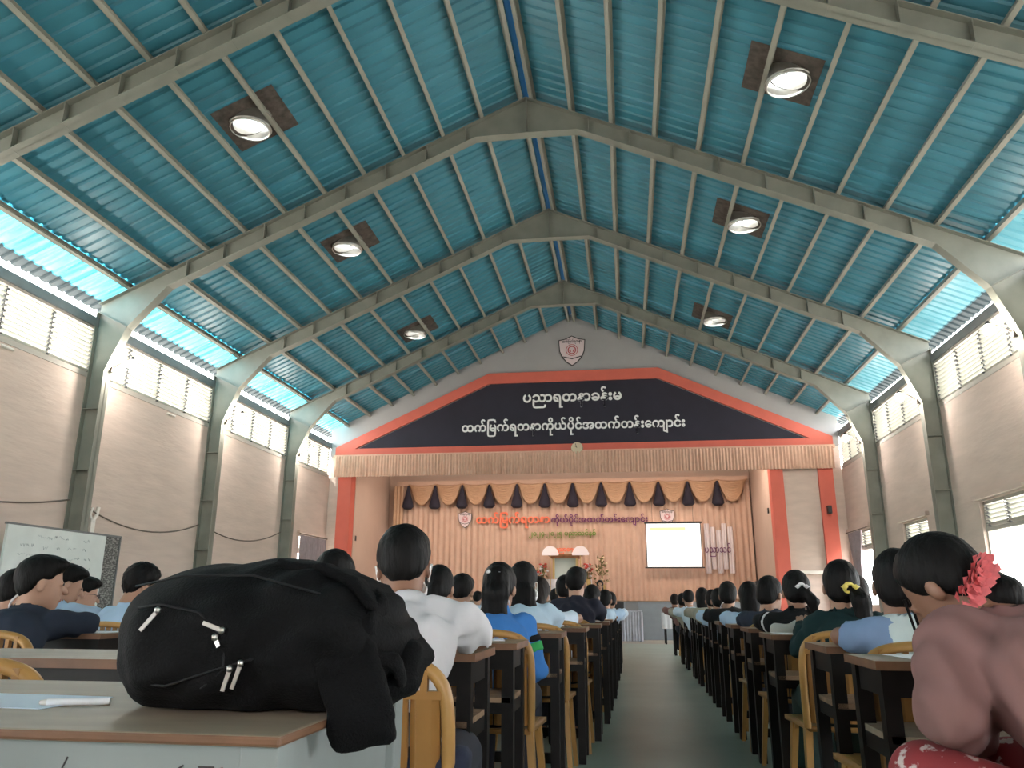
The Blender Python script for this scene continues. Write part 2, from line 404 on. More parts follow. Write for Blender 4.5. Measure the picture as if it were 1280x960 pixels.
for side in (-1, 1):
    m1 = sheet_mesh('roof_sheet', 0.06, 6.44, side); m1.materials.append(MATS['roof_blue'])
    m2 = sheet_mesh('eave_sheet', 6.42, 6.98, side); m2.materials.append(MATS['roof_eave_glow' if side < 0 else 'roof_eave_faint_glow'])
    m3 = sheet_mesh('overhang_sheet', 6.96, 7.17, side); m3.materials.append(MATS['overhang_shade'])
    for i in range(npan):
        if i in VENT_PAN:
            for args in ((0.06, VX - .31), (VX + .31, 6.44), (VX - .31, VX + .31, -1, .165), (VX - .31, VX + .31, .785, 9)):
                mm = sheet_mesh('roof_sheet', args[0], args[1], side, *args[2:]); mm.materials.append(MATS['roof_blue'])
                link('roof_sheet', mm, ceil, loc=(0, YB + i * PW, (i % 2) * 0.004))
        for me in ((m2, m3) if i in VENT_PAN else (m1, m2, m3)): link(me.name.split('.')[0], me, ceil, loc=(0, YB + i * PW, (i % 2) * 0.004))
    for x in PUR:
        p = MB(); th = math.atan(SLOPE)
        mt = Matrix.Translation((side * x, 0, ztop(x) + OFF / 2 - .005)) @ Matrix.Rotation(side * th, 4, 'Y')
        p.box(-.03, .03, YB, YE, -.058, -.048, mtx=mt); p.box(-.03, .03, YB, YE, .048, .056, mtx=mt); p.box(-.03, -.022, YB, YE, -.058, .056, mtx=mt)
        p.build('purlin', 'purlin_paint', ceil)
rg = MB(); rg.prism([(-.35, zs_(.35) + .05), (0, zs_(0) + .07), (.35, zs_(.35) + .05), (.35, zs_(.35) + .06), (0, zs_(0) + .09), (-.35, zs_(.35) + .06)], 'y', YB, YE + .1)
rg.build('ridge_cap', 'ridge_blue', ceil)

# ------------------------------------------------------------------ steel portal frames
def flange(mb, pts, y, w, t, off):
    """strip of width w (along Y) and thickness t following XZ points"""
    for (a, b) in zip(pts, pts[1:]):
        d = Vector((b[0] - a[0], 0, b[1] - a[1])); L = d.length; d.normalize(); nrm = Vector((-d.z, 0, d.x)) * (t * off)
        A = Vector((a[0], 0, a[1])); B = Vector((b[0], 0, b[1]))
        v = []
        for P in (A, B):
            for yy in (y - w / 2, y + w / 2): v += [P + Vector((0, yy, 0)), P + Vector((0, yy, 0)) + nrm]
        mb.add(v, [(0, 1, 3, 2), (4, 6, 7, 5), (0, 2, 6, 4), (1, 5, 7, 3), (0, 4, 5, 1), (2, 3, 7, 6)])
names = ['nearest steel portal frame crossing the top corners of the view', 'second steel portal frame, its peak high in the picture',
         'third steel portal frame, its peak midway up the roof', 'farthest steel portal frame, closest to the stage gable']
FW = 0.17
for fi, y in enumerate(FR):
    T = thing('portal_frame', names[fi], 'steel frame', (0, y, 0), group='steel portal frames')
    for side in (-1, 1):
        S = lambda pts: [(side * a, b) for a, b in pts]
        D = 0.29
        rp = MB()                                     # rafter: web, top and bottom flange
        xe = 6.89
        rp.prism(S([(0.0, ZR), (xe, ztop(xe)), (xe, ztop(xe) - D), (0.0, ZR - D)]), 'y', -.006, .006)
        flange(rp, S([(0, ZR), (xe, ztop(xe))]), 0, FW, .012, -side)
        flange(rp, S([(0.81, ztop(.81) - D), (5.73, ztop(5.73) - D)]), 0, FW, .012, side)
        rp.build('rafter', 'steel_paint', T)
        hp = MB()                                     # apex haunch
        hp.prism(S([(0, 7.99), (.81, ztop(.81) - D), (0, ZR - D)]), 'y', -.005, .005)
        flange(hp, S([(0, 7.99), (.81, ztop(.81) - D)]), 0, FW, .012, side)
        hp.build('apex_haunch', 'steel_paint', T)
        kp = MB()                                     # knee haunch
        kp.prism(S([(5.73, ztop(5.73) - D), (6.34, 5.06), (6.62, 4.36), (6.74, 4.36), (6.74, ztop(6.74) - D)]), 'y', -.0085, .0085)
        flange(kp, S([(5.73, ztop(5.73) - D), (6.34, 5.06), (6.62, 4.36)]), 0, FW, .012, side)
        flange(kp, S([(6.34, 5.06), (6.9, 5.35)]), 0, FW, .012, side)
        kp.build('knee_haunch', 'steel_paint', T)
        cp = MB()                                     # column
        cp.prism(S([(6.62, 0), (6.62, 5.35), (6.9, 5.35), (6.9, 0)]), 'y', -.0072, .0072)
        flange(cp, S([(6.62, 0.0), (6.62, 4.36)]), 0, FW, .014, -side)
        flange(cp, S([(6.885, 0.0), (6.885, 5.36)]), 0, FW, .012, -side)
        cp.build('column', 'steel_paint', T)
        for zz in (0.9, 1.85, 2.8, 3.75):
            st = MB(); st.box(min(side * 6.63, side * 6.885), max(side * 6.63, side * 6.885), -FW / 2, FW / 2, zz, zz + .012)
            st.build('column_stiffener', 'steel_paint', T)
        for x in [0.97, 1.6, 2.25, 2.9, 3.55, 4.2, 4.85, 5.45]:
            s_ = MB(); s_.box(min(side * (x - .005), side * (x + .005)), max(side * (x - .005), side * (x + .005)), -FW / 2, FW / 2, ztop(x) - D, ztop(x) - .005)
            s_.build('stiffener', 'steel_paint', T)
    e = MB(); e.box(-.007, .007, -FW / 2, FW / 2, 7.99, ZR); e.build('apex_plate', 'steel_paint', T)

# ------------------------------------------------------------------ roof turbine ventilators
def ventilator(x, y, label):
    side = 1 if x > 0 else -1; th = math.atan(SLOPE)
    zc = zs_(x)
    T = thing('roof_ventilator', label, 'ventilator', (x, y, zc), group='round roof ventilators'); T.scale = (.84, .84, .84)
    pl = MB()
    rot = Matrix.Rotation(side * th, 4, 'Y')
    n = 24; R0 = .29
    inner = [rot @ Vector((R0 * math.cos(2 * PI * i / n), R0 * math.sin(2 * PI * i / n), -.012)) for i in range(n)]
    outer = []
    for i in range(n):
        c, s = math.cos(2 * PI * i / n), math.sin(2 * PI * i / n); k = .53 / max(abs(c), abs(s)); outer.append(rot @ Vector((k * c - side * .09, k * s, -.012)))
    pl.add(inner + outer, [(i, (i + 1) % n, n + (i + 1) % n, n + i) for i in range(n)])
    pl.build('flashing_plate', 'vent_plate', T)
    th_ = MB()
    th_.lathe([(.295, -.16), (.30, -.17), (.315, -.165), (.315, -.10), (.30, -.09), (.30, .10)], n=28, cap=False)
    th_.lathe([(.335, -.11), (.34, -.12), (.335, -.13), (.315, -.13)], n=28, cap=False)
    th_.build('throat_ring', 'vent_metal', T)
    dm = MB(); dm.lathe([(.30, .10), (.37, .20), (.38, .30), (.30, .42), (.12, .50), (.01, .51)], n=28, cap=False)
    dm.build('turbine_dome', 'vent_dome', T)
    sp = MB()
    sp.box(-.29, .29, -.008, .008, .06, .08); sp.box(-.008, .008, -.29, .29, .06, .08); sp.tube([(0, 0, .05), (0, 0, .48)], .012)
    sp.build('spider_bracket', 'vent_metal', T)
for x, tx in ((-3.5, 'left'), (3.5, 'right')):
    for pi, ty in zip(VENT_PAN, ('nearest the camera', 'middle of its row', 'nearest the stage')):
        ventilator(x, YB + (pi + .5) * PW, 'round roof ventilator with dark square flashing, %s slope, %s' % (tx, ty))

# ------------------------------------------------------------------ knee lamps
def knee_lamp(side, y, label):
    T = thing('wall_lamp', label, 'lamp', (side * 6.60, y + .06, 4.42), group='lamps on the columns')
    a = MB(); a.tube([(0, 0, 0), (-side * .12, .04, .10), (-side * .26, .10, .17)], .011); a.box(-.03, .03, -.03, .03, -.05, .03); a.build('arm', 'cable_dark', T)
    s = MB(); s.lathe([(.015, .05), (.03, .035), (.03, 0)], (-side * .27, .10, .17), 12); LH = s.build('lamp_holder', 'plastic_black', T)
    b_ = MB(); b_.lathe([(.015, .0), (.055, -.03), (.075, -.08), (.06, -.135), (.012, -.16)], (-side * .27, .10, .18), 14); b_.build('bulb', 'bulb_lit', LH)
for side, sn in ((-1, 'left'), (1, 'right')):
    for y, yn in ((FR[0], 'first'), (FR[1], 'second'), (FR[2], 'third'), (FR[3], 'farthest')):
        knee_lamp(side, y, 'glaring lit bulb on an arm, %s wall, %s steel column' % (sn, yn))

# ------------------------------------------------------------------ stage wall, gable, banner
g = MB(); g.prism([(-HW, 4.86), (HW, 4.86), (HW, zs_(HW) + .02), (0, zs_(0) + .06), (-HW, zs_(HW) + .02)], 'y', YE, YE + .2)
stw = g.build('wall_stage', 'gable_paint'); tag(stw, kind='structure')
def poly_strip(mb, pts, w, y0, y1):
    """strip below the polyline, thickness w downwards"""
    for a, b_ in zip(pts, pts[1:]): mb.prism([a, b_, (b_[0], b_[1] - w), (a[0], a[1] - w)], 'y', y0, y1)
om = MB(); OUT = [(-6.72, 5.10), (-2.35, 7.13), (2.35, 7.13), (6.72, 5.10)]
poly_strip(om, OUT, .30, YE - .095, YE); tag(om.build('trim_6', 'orange_paint'), kind='structure')
ob = MB(); ob.box(-6.72, 6.72, YE - .10, YE, 4.86, 5.06); tag(ob.build('trim_7', 'orange_paint'), kind='structure')
ob = MB(); ob.box(-6.75, 6.75, YE - .14, YE - .06, 4.80, 4.88); tag(ob.build('trim_8', 'fringe_peach'), kind='structure')
bn = thing('name_board', 'large navy gable board with white Burmese lettering over the stage', 'sign', (0, YE - .03, 0))
nb = MB(); nb.prism([(-6.1, 5.06), (6.1, 5.06), (2.25, 6.85), (-2.25, 6.85)], 'y', -.01, .025); nb.build('board', 'navy_paint', bn)
lettering('lettering', 'ပညာရတနာခန်းမ', 2.72, (-0.02, -.011, 6.37), 'white_letter', bn, bold=.026, extrude=.03)
lettering('lettering', 'ထက်ြမက်ရတနာကိုယ်ပိုင်အထက်တန်းေကျာင်း', 6.1, (-0.05, -.011, 5.56), 'white_letter', bn, bold=.026, extrude=.03, squash=1.05)

def shield(name, label, x, y, z, w, h, txt=True):
    T = thing(name, label, 'emblem', (x, y, z), group='white shield emblems')
    def outline(s):
        P = [(-.5, .36), (-.25, .40), (0, .5), (.25, .40), (.5, .36), (.47, .0), (.38, -.2), (.2, -.38), (0, -.5), (-.2, -.38), (-.38, -.2), (-.47, 0)]
        return [(a * w * s, b_ * h * s) for a, b_ in P]
    a = MB(); a.prism(outline(1.0), 'y', -.02, 0); a.build('rim', 'shield_black', T)
    a = MB(); a.prism(outline(.93), 'y', -.028, -.02); a.build('field', 'shield_pink', T)
    ring = MB(); n = 20
    for (r0, r1) in ((.20, .225), (.12, .16)):
        vs = []
        for i in range(n):
            c, s = math.cos(2 * PI * i / n), math.sin(2 * PI * i / n); vs += [(r0 * w * c, -.032, r0 * w * s), (r1 * w * c, -.032, r1 * w * s)]
        ring.add(vs, [(2 * i, 2 * i + 1, (2 * i + 3) % (2 * n), (2 * i + 2) % (2 * n)) for i in range(n)])
    for k in (-1, 1): ring.prism([(k * .02 * w, -.10 * w), (k * .14 * w, 0.02 * w), (k * .05 * w, .02 * w)], 'y', -.033, -.028)
    ring.build('medallion', 'shield_red', T, loc=(0, 0, h * .02))
    bk = MB()
    for k in (-1, 1): bk.prism([(0, -.25 * h), (k * .36 * w, -.17 * h), (k * .36 * w, -.20 * h), (0, -.28 * h)], 'y', -.034, -.028)
    bk.build('open_book', 'shield_black', T)
    lettering('lettering', 'ထက်ြမက်ရတနာ', w * .72, (0, -.03, h * .30), 'shield_black', T, bold=.02, extrude=.006, squash=1.3)
shield('shield_emblem', 'shield emblem on the grey gable above the orange beam', 0, YE - .005, 7.73, .76, .90)
ck = thing('wall_clock', 'round cream wall clock on the orange beam above the stage', 'clock', (.10, YE - .15, 4.93))
q = MB(); q.add(*(lambda n: ([(.15 * math.cos(2 * PI * i / n), -.03, .15 * math.sin(2 * PI * i / n)) for i in range(n)] + [(.165 * math.cos(2 * PI * i / n), .04, .165 * math.sin(2 * PI * i / n)) for i in range(n)], [(i, n + i, n + (i + 1) % n, (i + 1) % n) for i in range(n)]))(24)); q.build('rim', 'clock_rim', ck)
q = MB(); n = 24; q.add([(.15 * math.cos(2 * PI * i / n), -.028, .15 * math.sin(2 * PI * i / n)) for i in range(n)], [tuple(range(n))]); q.build('dial', 'clock_face', ck)
for L_, a in ((.08, 2.4), (.12, 1.9)):
    q = MB(); q.tube([(0, -.036, 0), (L_ * math.cos(a), -.036, L_ * math.sin(a))], .006, 6); q.build('hand', 'shield_black', ck)

# pleated cloth helper (hangs in the XZ plane)
def pleats(x0, x1, z0, z1, pitch, amp, y=0.0, seed=0, nz=2, taper=0.0, jag=0.0):
    rnd = random.Random(seed); n = max(2, int((x1 - x0) / pitch)) * 4
    ph = 0.0; xs = []; ys = []
    for i in range(n + 1):
        t = i / n; xs.append(x0 + (x1 - x0) * t); ph += (2 * PI / 4) * (0.7 + .6 * rnd.random()); ys.append(math.sin(ph) * amp * (.5 + .8 * rnd.random()))
    m = MB(); v = []
    for k in range(nz):
        s = k / (nz - 1)
        for i in range(n + 1):
            jz = jag * abs(math.sin(i * .9)) if k == 0 else 0
            v.append((xs[i], y + ys[i] * (1 - taper * s), z0 + (z1 - z0) * s + jz))
    fs = [(k * (n + 1) + i, k * (n + 1) + i + 1, (k + 1) * (n + 1) + i + 1, (k + 1) * (n + 1) + i) for k in range(nz - 1) for i in range(n)]
    m.add(v, fs, 0, True); return m
fv = pleats(-6.7, 6.68, 4.25, 4.83, .085, .035, 0, 3, 3, .3).build('fringe_valance', 'fringe_peach', loc=(0, YE - .18, 0))
tag(fv, 'long pleated peach valance hanging from the orange lintel beam', 'valance')

# stage: platform, columns, side walls, back wall, ceiling
sp = MB(); sp.box(-HW, HW, YE + .15, YBACK, 0, .93); pf = sp.build('stage_platform', 'stage_grey'); tag(pf, 'grey painted stage platform with a plain front', 'stage', kind='structure')
sp = MB(); sp.box(-6.6, 5.1, YE + .1, YBACK, .93, .96); sp.build('stage_boards', 'stage_floor', pf)
for i, (a, b_) in enumerate(((-6.60, -6.22), (5.09, 5.41), (6.29, 6.65))):
    c = MB(); c.box(a, b_, YE - .06, YE + .3, 0, 4.86); tag(c.build('trim_%d' % (3 + i), 'orange_paint'), kind='structure')
w = MB(); w.box(5.41, 6.29, YE + .05, YE + .25, 0.0, 4.86); w.box(6.65, HW, YE + .05, YE + .25, 0, 4.86); w.box(-HW, -6.6, YE + .05, YE + .25, 0, 4.86); tag(w.build('wall_front', 'wall_render'), kind='structure')
w = MB(); w.box(5.10, 5.3, YE + .3, YBACK + .2, .93, 4.9); tag(w.build('wall_stage_right', 'stage_plaster'), kind='structure')
w = MB(); w.box(-6.4, -6.2, YE + .3, YBACK + .2, .93, 4.9); tag(w.build('wall_stage_left', 'stage_plaster'), kind='structure')
w = MB(); w.box(-6.4, 5.3, YBACK, YBACK + .2, .93, 4.9); tag(w.build('wall_stage_back', 'stage_plaster'), kind='structure')
w = MB(); w.box(-6.4, 5.3, YE + .2, YBACK + .2, 4.9, 5.0); tag(w.build('ceiling_stage', 'stage_plaster'), kind='structure')
led = MB(); led.box(5.42, 6.28, YE - .10, YE + .05, 1.62, 1.70); tag(led.build('wall_shelf', 'conduit_white'), 'narrow pale shelf between the two right orange pillars', 'shelf')
# unseen tube lamps behind the valance, added for warm stage light
for x in (-4.2, -1.4, 1.4, 4.0):
    T = thing('stage_light', 'unseen tube light added behind the stage valance, %s' % {-4.2: 'leftmost', -1.4: 'second from left', 1.4: 'third from left', 4.0: 'rightmost'}[x], 'lamp', (x, YE + .45, 4.80), group='added tube lights above the stage')
    q = MB(); q.box(-.6, .6, -.06, .06, .04, .10); q.build('housing', 'conduit_white', T)
    q = MB(); q.tube([(-.58, 0, .0), (.58, 0, .0)], .02, 8); q.build('tube', 'tube_lit', T)
    ld = bpy.data.lights.new('stage_tube', 'AREA'); ld.shape = 'RECTANGLE'; ld.size = 1.2; ld.size_y = .15; ld.energy = 25; ld.color = (1.0, .86, .74)
    lo = bpy.data.objects.new('stage_tube_light', ld); COL.objects.link(lo); lo.location = (x, YE + .45, 4.66); lo.rotation_euler = (0.5, 0, 0)

# back curtain, swags and tassels
cu = pleats(-5.9, 5.05, .96, 4.5, .17, .06, 0, 11, 5, .2).build('stage_curtain', 'curtain_peach', loc=(0, YBACK - .22, 0))
tag(cu, 'full width pleated peach curtain at the back of the stage', 'curtain')
sv = thing('swag_valance', 'row of gathered gold swags with dark tassels over the back curtain', 'valance', (0, YBACK - .36, 0))
hb = MB(); hb.box(-5.85, 5.0, -.02, .06, 4.46, 4.60); hb.build('heading_board', 'curtain_peach', sv)
NS = 12; x0, x1 = -5.45, 4.95; wS = (x1 - x0) / NS
sw = MB()
for r in range(8):
    t = (r + .5) / 8; hw = wS * (.53 - .10 * t); dp = .06 + .60 * t
    sw.tube([(u * hw, -.05 - .05 * (1 - u * u) * (1 - .4 * t), -.02 - dp * (1 - abs(u) ** 2.2)) for u in [k / 8 - 1 for k in range(17)]], [.018 + .036 * (1 - abs(k / 8 - 1) ** 2) for k in range(17)], 6, cap=False)
sw_me = sw.mesh('swag'); sw_me.materials.append(MATS['swag_gold'])
ts = MB(); ts.lathe([(.03, 0), (.05, -.10), (.08, -.25), (.16, -.52), (.185, -.66), (.12, -.73), (.01, -.73)], n=10); ts_me = ts.mesh('tassel'); ts_me.materials.append(MATS['tassel_dark'])
for i in range(NS):
    link('swag', sw_me, sv, loc=(x0 + (i + .5) * wS, 0, 4.52))
    link('tassel', ts_me, sv, loc=(x0 + i * wS, -.12, 4.45))
# edge drape at left end
tag(pleats(-5.95, -5.62, 2.2, 4.45, .09, .05, 0, 5, 3).build('side_drape', 'swag_gold', loc=(0, YBACK - .42, 0)), 'gathered gold side drape at the left end of the swags', 'drape')

# lettering on the curtain
Yl = YBACK - .285
def sign_text(name, label, s, w_, c, m, **k):
    o = lettering(name, s, w_, c, m, None, **k); tag(o, label, 'lettering'); return o
sign_text('cut_out_lettering', 'large orange cut-out lettering pinned to the stage curtain', 'ထက်ြမက်ရတနာ', 2.30, (-2.13, Yl, 3.36), 'letter_orange', bold=.03, extrude=.05)
sign_text('cut_out_lettering', 'purple cut-out lettering to the right of the orange letters', 'ကိုယ်ပိုင်အထက်တန်းေကျာင်း', 2.93, (.53, Yl, 3.34), 'letter_purple', bold=.022, extrude=.04)
sign_text('cut_out_lettering', 'small green cut-out lettering below the purple letters', '၂၀၂၄-၂၀၂၅ ပညာသင်နှစ်', 2.05, (-.60, Yl, 2.93), 'letter_green', bold=.02, extrude=.03)
shield('shield_emblem', 'small shield emblem left of the orange curtain letters', -3.64, Yl, 3.39, .44, .52)
shield('shield_emblem', 'small shield emblem just above the projection screen', 2.58, Yl, 3.40, .44, .52)
# projection screen
ps = thing('projection_screen', 'bright white projection screen hanging right of centre on stage', 'screen', (2.72, YBACK - .5, 0))
q = MB(); q.box(-.80, .80, 0, .012, 1.93, 3.20); scr = q.build('screen', 'screen_lit', ps)
q = MB(); q.tube([(-.84, 0, 3.22), (.84, 0, 3.22)], .03, 10); q.build('roller_case', 'plastic_black', ps)
q = MB(); q.tube([(-.86, 0, 1.91), (.86, 0, 1.91)], .02, 10); q.build('bottom_bar', 'plastic_black', ps)
for s in (-1, 1):
    q = MB(); q.box(s * .80 - .012, s * .80 + .012, -.004, .008, 1.91, 3.21); q.build('edge_band', 'plastic_black', ps)
for s in (-.6, .6):
    q = MB(); q.tube([(s, 0, 3.22), (s, .10, 4.50)], .006, 6); q.build('hanging_cord', 'cable_dark', ps)
q = MB(); q.box(-.70, .36, -.006, -.001, 3.00, 3.08); q.build('slide_heading', 'screen_green', scr)
q = MB(); q.lathe([(.001, -.003), (.06, 0.0)], n=16, cap=False); o = q.build('slide_logo', 'screen_grey', scr, loc=(.42, -.006, 3.04), rot=(PI / 2, 0, 0))
for i, (a, b_) in enumerate(((-.45, .25), (-.5, .3), (-.45, .2), (-.4, .28))):
    q = MB(); q.box(a, b_, -.004, -.001, 2.86 - i * .11, 2.875 - i * .11); q.build('slide_text_line', 'screen_grey', scr)
# glossy wrapped banner strips right of the screen
bw = thing('wrapped_banner', 'shiny plastic wrapped banner strips right of the projection screen', 'banner', (4.0, YBACK - .31, 0))
for i in range(5):
    xx = -.36 + i * .17
    q = pleats(xx, xx + .15, 1.75 + (i % 2) * .12, 3.2 - .1 * (i % 3), .06, .035, 0, i, 4, .2); q.build('strip', 'plastic_wrap', bw)
q = lettering('lettering', 'ပညာသင်', .75, (0, -.05, 2.42), 'letter_purple', bw, bold=.01, extrude=.01, squash=1.4)

# altar, fans, flowers on the stage
al = thing('altar', 'small wooden altar cabinet with canopy on the stage', 'altar', (-.46, 23.7, .96))
q = MB(); q.box(-.42, .42, -.25, .25, 1.20, 1.27); q.box(-.50, .50, -.3, .3, 1.27, 1.31); q.build('canopy', 'altar_wood', al)
for s in (-1, 1):
    q = MB(); q.box(s * .34 - .03, s * .34 + .03, -.22, -.16, .6, 1.2); q.build('post', 'gold_paint', al)
q = MB(); q.box(-.32, .32, -.15, .2, .62, 1.2); q.build('glass_front', 'altar_glass', al)
q = MB(); q.box(-.75, .75, -.3, .3, 0, .60); q.build('plinth', 'cloth_white', al)
sign_text('cut_out_lettering', 'small red lettering standing on the altar canopy', 'ပညာေရး', .62, (-.46, 23.5, 2.365), 'letter_orange', bold=.05, extrude=.03)
for x, side_ in ((-.88, 'left'), (.0, 'right')):
    T = thing('ceremonial_fan', 'white half-round fan on a stand, %s of the altar' % side_, 'fan', (x, 23.32, .96), group='white altar fans')
    n = 14; q = MB()
    pts = [(0, 0)] + [((.24 + .015 * (i % 2)) * math.cos(PI * i / n), .27 * math.sin(PI * i / n)) for i in range(n + 1)]
    q.prism(pts, 'y', -.012, .012); q.build('fan_leaf', 'fan_white', T, loc=(0, 0, 1.27))
    q = MB(); q.tube([(0, 0, 0), (0, 0, 1.3)], .012); q.lathe([(.12, 0), (.10, .03), (.02, .05)], n=14); q.build('stand', 'gold_paint', T)
def flowers(x, y, z, h, r, label, mats_, seed):
    rnd = random.Random(seed)
    T = thing('flower_arrangement', label, 'flowers', (x, y, z), group='flower arrangements on the stage')
    q = MB(); q.lathe([(.06, 0), (.10, .08), (.08, .18), (.09, .2)], n=12); q.build('vase', 'gold_paint', T)
    lf = MB(); fl = MB()
    for i in range(46):
        a = rnd.random() * 2 * PI; rr = r * math.sqrt(rnd.random()); zz = .2 + (h - .2) * rnd.random(); rr *= (1.15 - .6 * zz / h)
        c = Vector((rr * math.cos(a), rr * math.sin(a), zz)); d = Vector((rnd.uniform(-1, 1), rnd.uniform(-1, 1), rnd.uniform(0, 1))).normalized() * .07; e_ = d.cross(Vector((.3, .5, .9))).normalized() * .025
        lf.add([c - d, c + e_, c + d, c - e_], [(0, 1, 2, 3)])
    for i in range(22):
        a = rnd.random() * 2 * PI; rr = r * math.sqrt(rnd.random()); zz = .28 + (h - .25) * rnd.random(); rr *= (1.15 - .6 * zz / h)
        fl.lathe([(.005, -.03), (.035, -.01), (.045, .01), (.02, .03), (.004, .03)], (rr * math.cos(a), rr * math.sin(a), zz), 8, mi=i % 2)
    s_ = MB(); s_.tube([(0, 0, .1), (0, 0, h * .8)], .02); s_.build('stem', 'leaf_olive', T)
    lf.build('foliage', 'leaf_olive', T); fl.build('blossoms', mats_, T)
flowers(-1.1, 23.2, 1.40, .55, .22, 'low red and white flowers left of the altar', ['flower_red', 'cloth_white'], 1)
flowers(.2, 23.2, 1.35, .6, .22, 'low red and white flowers right of the altar', ['flower_red', 'cloth_white'], 2)
flowers(.62, 23.0, 1.2, 1.0, .26, 'tall cream flower stand at right of the altar', ['flower_cream', 'leaf_olive'], 3)
for x, yl in ((-1.1, 'left'), (.2, 'right'), (.62, 'far right')):
    T = thing('side_table', 'small white-draped stand under the %s altar flowers' % yl, 'table', (x, 23.2 if x < .5 else 23.0, .96), group='flower stands')
    zt = .44 if x < -1 else (.39 if x < .5 else .24)
    q = MB(); q.box(-.22, .22, -.2, .2, zt - .03, zt); q.build('table_top', 'cloth_white', T)
    q = pleats(-.22, .22, 0, zt - .03, .06, .015, -.2, 2); q.build('drape', 'cloth_white', T)
    for s in (-1, 1):
        q = MB(); q.box(s * .2 - .015, s * .2 + .015, -.02, .02, 0, zt - .03); q.build('leg', 'desk_black', T)

# tables in front of the stage
def skirt_table(name, label, x, y, w_, d, h, m, legs=False):
    T = thing(name, label, 'table', (x, y, 0))
    q = MB(); q.box(-w_ / 2, w_ / 2, -d / 2, d / 2, h - .03, h); q.build('table_top', m if not legs else 'cloth_white', T)
    if not legs:
        for k, rz in enumerate((0, PI / 2, -PI / 2)):
            ww = w_ if k == 0 else d
            q = pleats(-ww / 2, ww / 2, .01, h - .03, .075, .022, -(d if k == 0 else w_) / 2, k); q.build('table_skirt', m, T, rot=(0, 0, rz))
    else:
        q = pleats(-w_ / 2, w_ / 2, h - .38, h - .03, .09, .012, -d / 2, 4); q.build('cloth_drop', 'cloth_white', T)
        q = pleats(-d / 2, d / 2, h - .38, h - .03, .09, .012, -w_ / 2, 5); q.build('cloth_drop', 'cloth_white', T, rot=(0, 0, -PI / 2))
    for sx in (-1, 1):
        for sy in (-1, 1):
            q = MB(); q.box(sx * (w_ / 2 - .06) - .02, sx * (w_ / 2 - .06) + .02, sy * (d / 2 - .06) - .02, sy * (d / 2 - .06) + .02, 0, h - .03); q.build('leg', 'desk_black', T)
skirt_table('skirted_table', 'table with silver pleated skirt at the end of the aisle', 1.15, 20.4, 1.0, .5, .72, 'skirt_silver')
skirt_table('cloth_table', 'small white-clothed table right of the aisle end', 2.35, 19.3, .5, .5, .72, 'cloth_white', True)
sb = thing('amplifier', 'grey speaker box standing on the silver skirted table', 'speaker', (1.42, 20.45, .72))
q = MB(); q.box(-.16, .16, -.12, .12, 0, .20); q.build('cabinet', 'speaker_grey', sb, bevel=.01)
q = MB(); q.box(-.14, .14, -.128, -.12, .02, .18); q.build('grille', 'plastic_black', sb); 
q = MB(); q.box(-.15, .15, -.131, -.128, .015, .185); sb.children[0]; q.build('front_cloth', 'speaker_grey', sb)
lp = thing('laptop', 'small black laptop on the silver skirted table', 'laptop', (1.08, 20.4, .72))
q = MB(); q.box(-.14, .14, -.1, .1, 0, .018); q.build('base', 'plastic_black', lp); q = MB(); q.box(-.14, .14, -.11, -.10, .01, .20); q.build('lid', 'plastic_black', lp)

# window curtains near the stage
T = thing('window_curtain', 'mauve curtain on the left wall window beside the stage', 'curtain', (-HW + .12, 20.0, 0))
q = pleats(-.85, .30, 1.0, 2.52, .10, .05, 0, 21, 4, .3); q.build('cloth', 'curtain_mauve', T, rot=(0, 0, PI / 2)); 
q = pleats(.38, .78, 1.0, 2.52, .10, .05, 0, 22, 4, .3); q.build('cloth', 'curtain_mauve', T, rot=(0, 0, PI / 2))
q = MB(); q.tube([(0, -.95, 2.55), (0, .9, 2.55)], .015); q.build('curtain_rod', 'cable_dark', T)
T = thing('window_curtain', 'mauve gathered curtain on the right wall window beside the stage', 'curtain', (HW - .10, 20.05, 0))
q = MB(); n = 20; v = []
for k, (z, w_) in enumerate(((2.58, .48), (2.3, .40), (1.9, .26), (1.5, .20), (1.1, .26))):
    for i in range(n + 1): v.append((math.sin(i * 1.9) * .05, (i / n - .5) * 2 * w_ + .12, z))
q.add(v, [(k * (n + 1) + i, k * (n + 1) + i + 1, (k + 1) * (n + 1) + i + 1, (k + 1) * (n + 1) + i) for k in range(4) for i in range(n)], 0, True); q.build('cloth', 'curtain_mauve', T)
q = MB(); q.tube([(0, -.85, 2.61), (0, .9, 2.61)], .012); q.build('curtain_rod', 'cable_dark', T)

# whiteboard
wb = thing('whiteboard', 'white marker board on a stand against the left wall', 'whiteboard', (-6.0, 0, 0))
q = MB(); q.box(-.015, .015, 8.55, 10.40, .62, 1.80); q.build('panel', 'board_white', wb)
q = MB(); q.box(-.01, .01, 10.40, 10.72, .62, 1.81); q.build('dark_strip', 'board_strip', wb)
q = MB(); q.box(-.02, .025, 8.53, 10.74, 1.79, 1.815); q.box(-.02, .025, 8.53, 10.74, .60, .625); q.box(-.02, .025, 10.71, 10.735, .6, 1.81); q.build('frame', 'header_grey', wb)
for y in (8.7, 10.2):
    q = MB(); q.box(-.06, -.02, y - .02, y + .02, 0, 1.78); q.box(-.3, .2, y - .02, y + .02, 0, .04); q.build('leg', 'header_grey', wb)
rnd = random.Random(5)
ink = MB()
for r in range(7):
    y = 8.7 + rnd.random() * .1
    while y < 10.2:
        L_ = .04 + .10 * rnd.random()
        if rnd.random() < .6:
            z = 1.68 - r * .12 + rnd.uniform(-.015, .015)
            pts = [(.018, y + L_ * k / 6, z + rnd.uniform(-.02, .02)) for k in range(7)]
            ink.tube(pts, .0028, 4, cap=False)
        y += L_ + .03
o = ink.build('handwriting', 'board_ink', wb); o['kind'] = 'stuff'

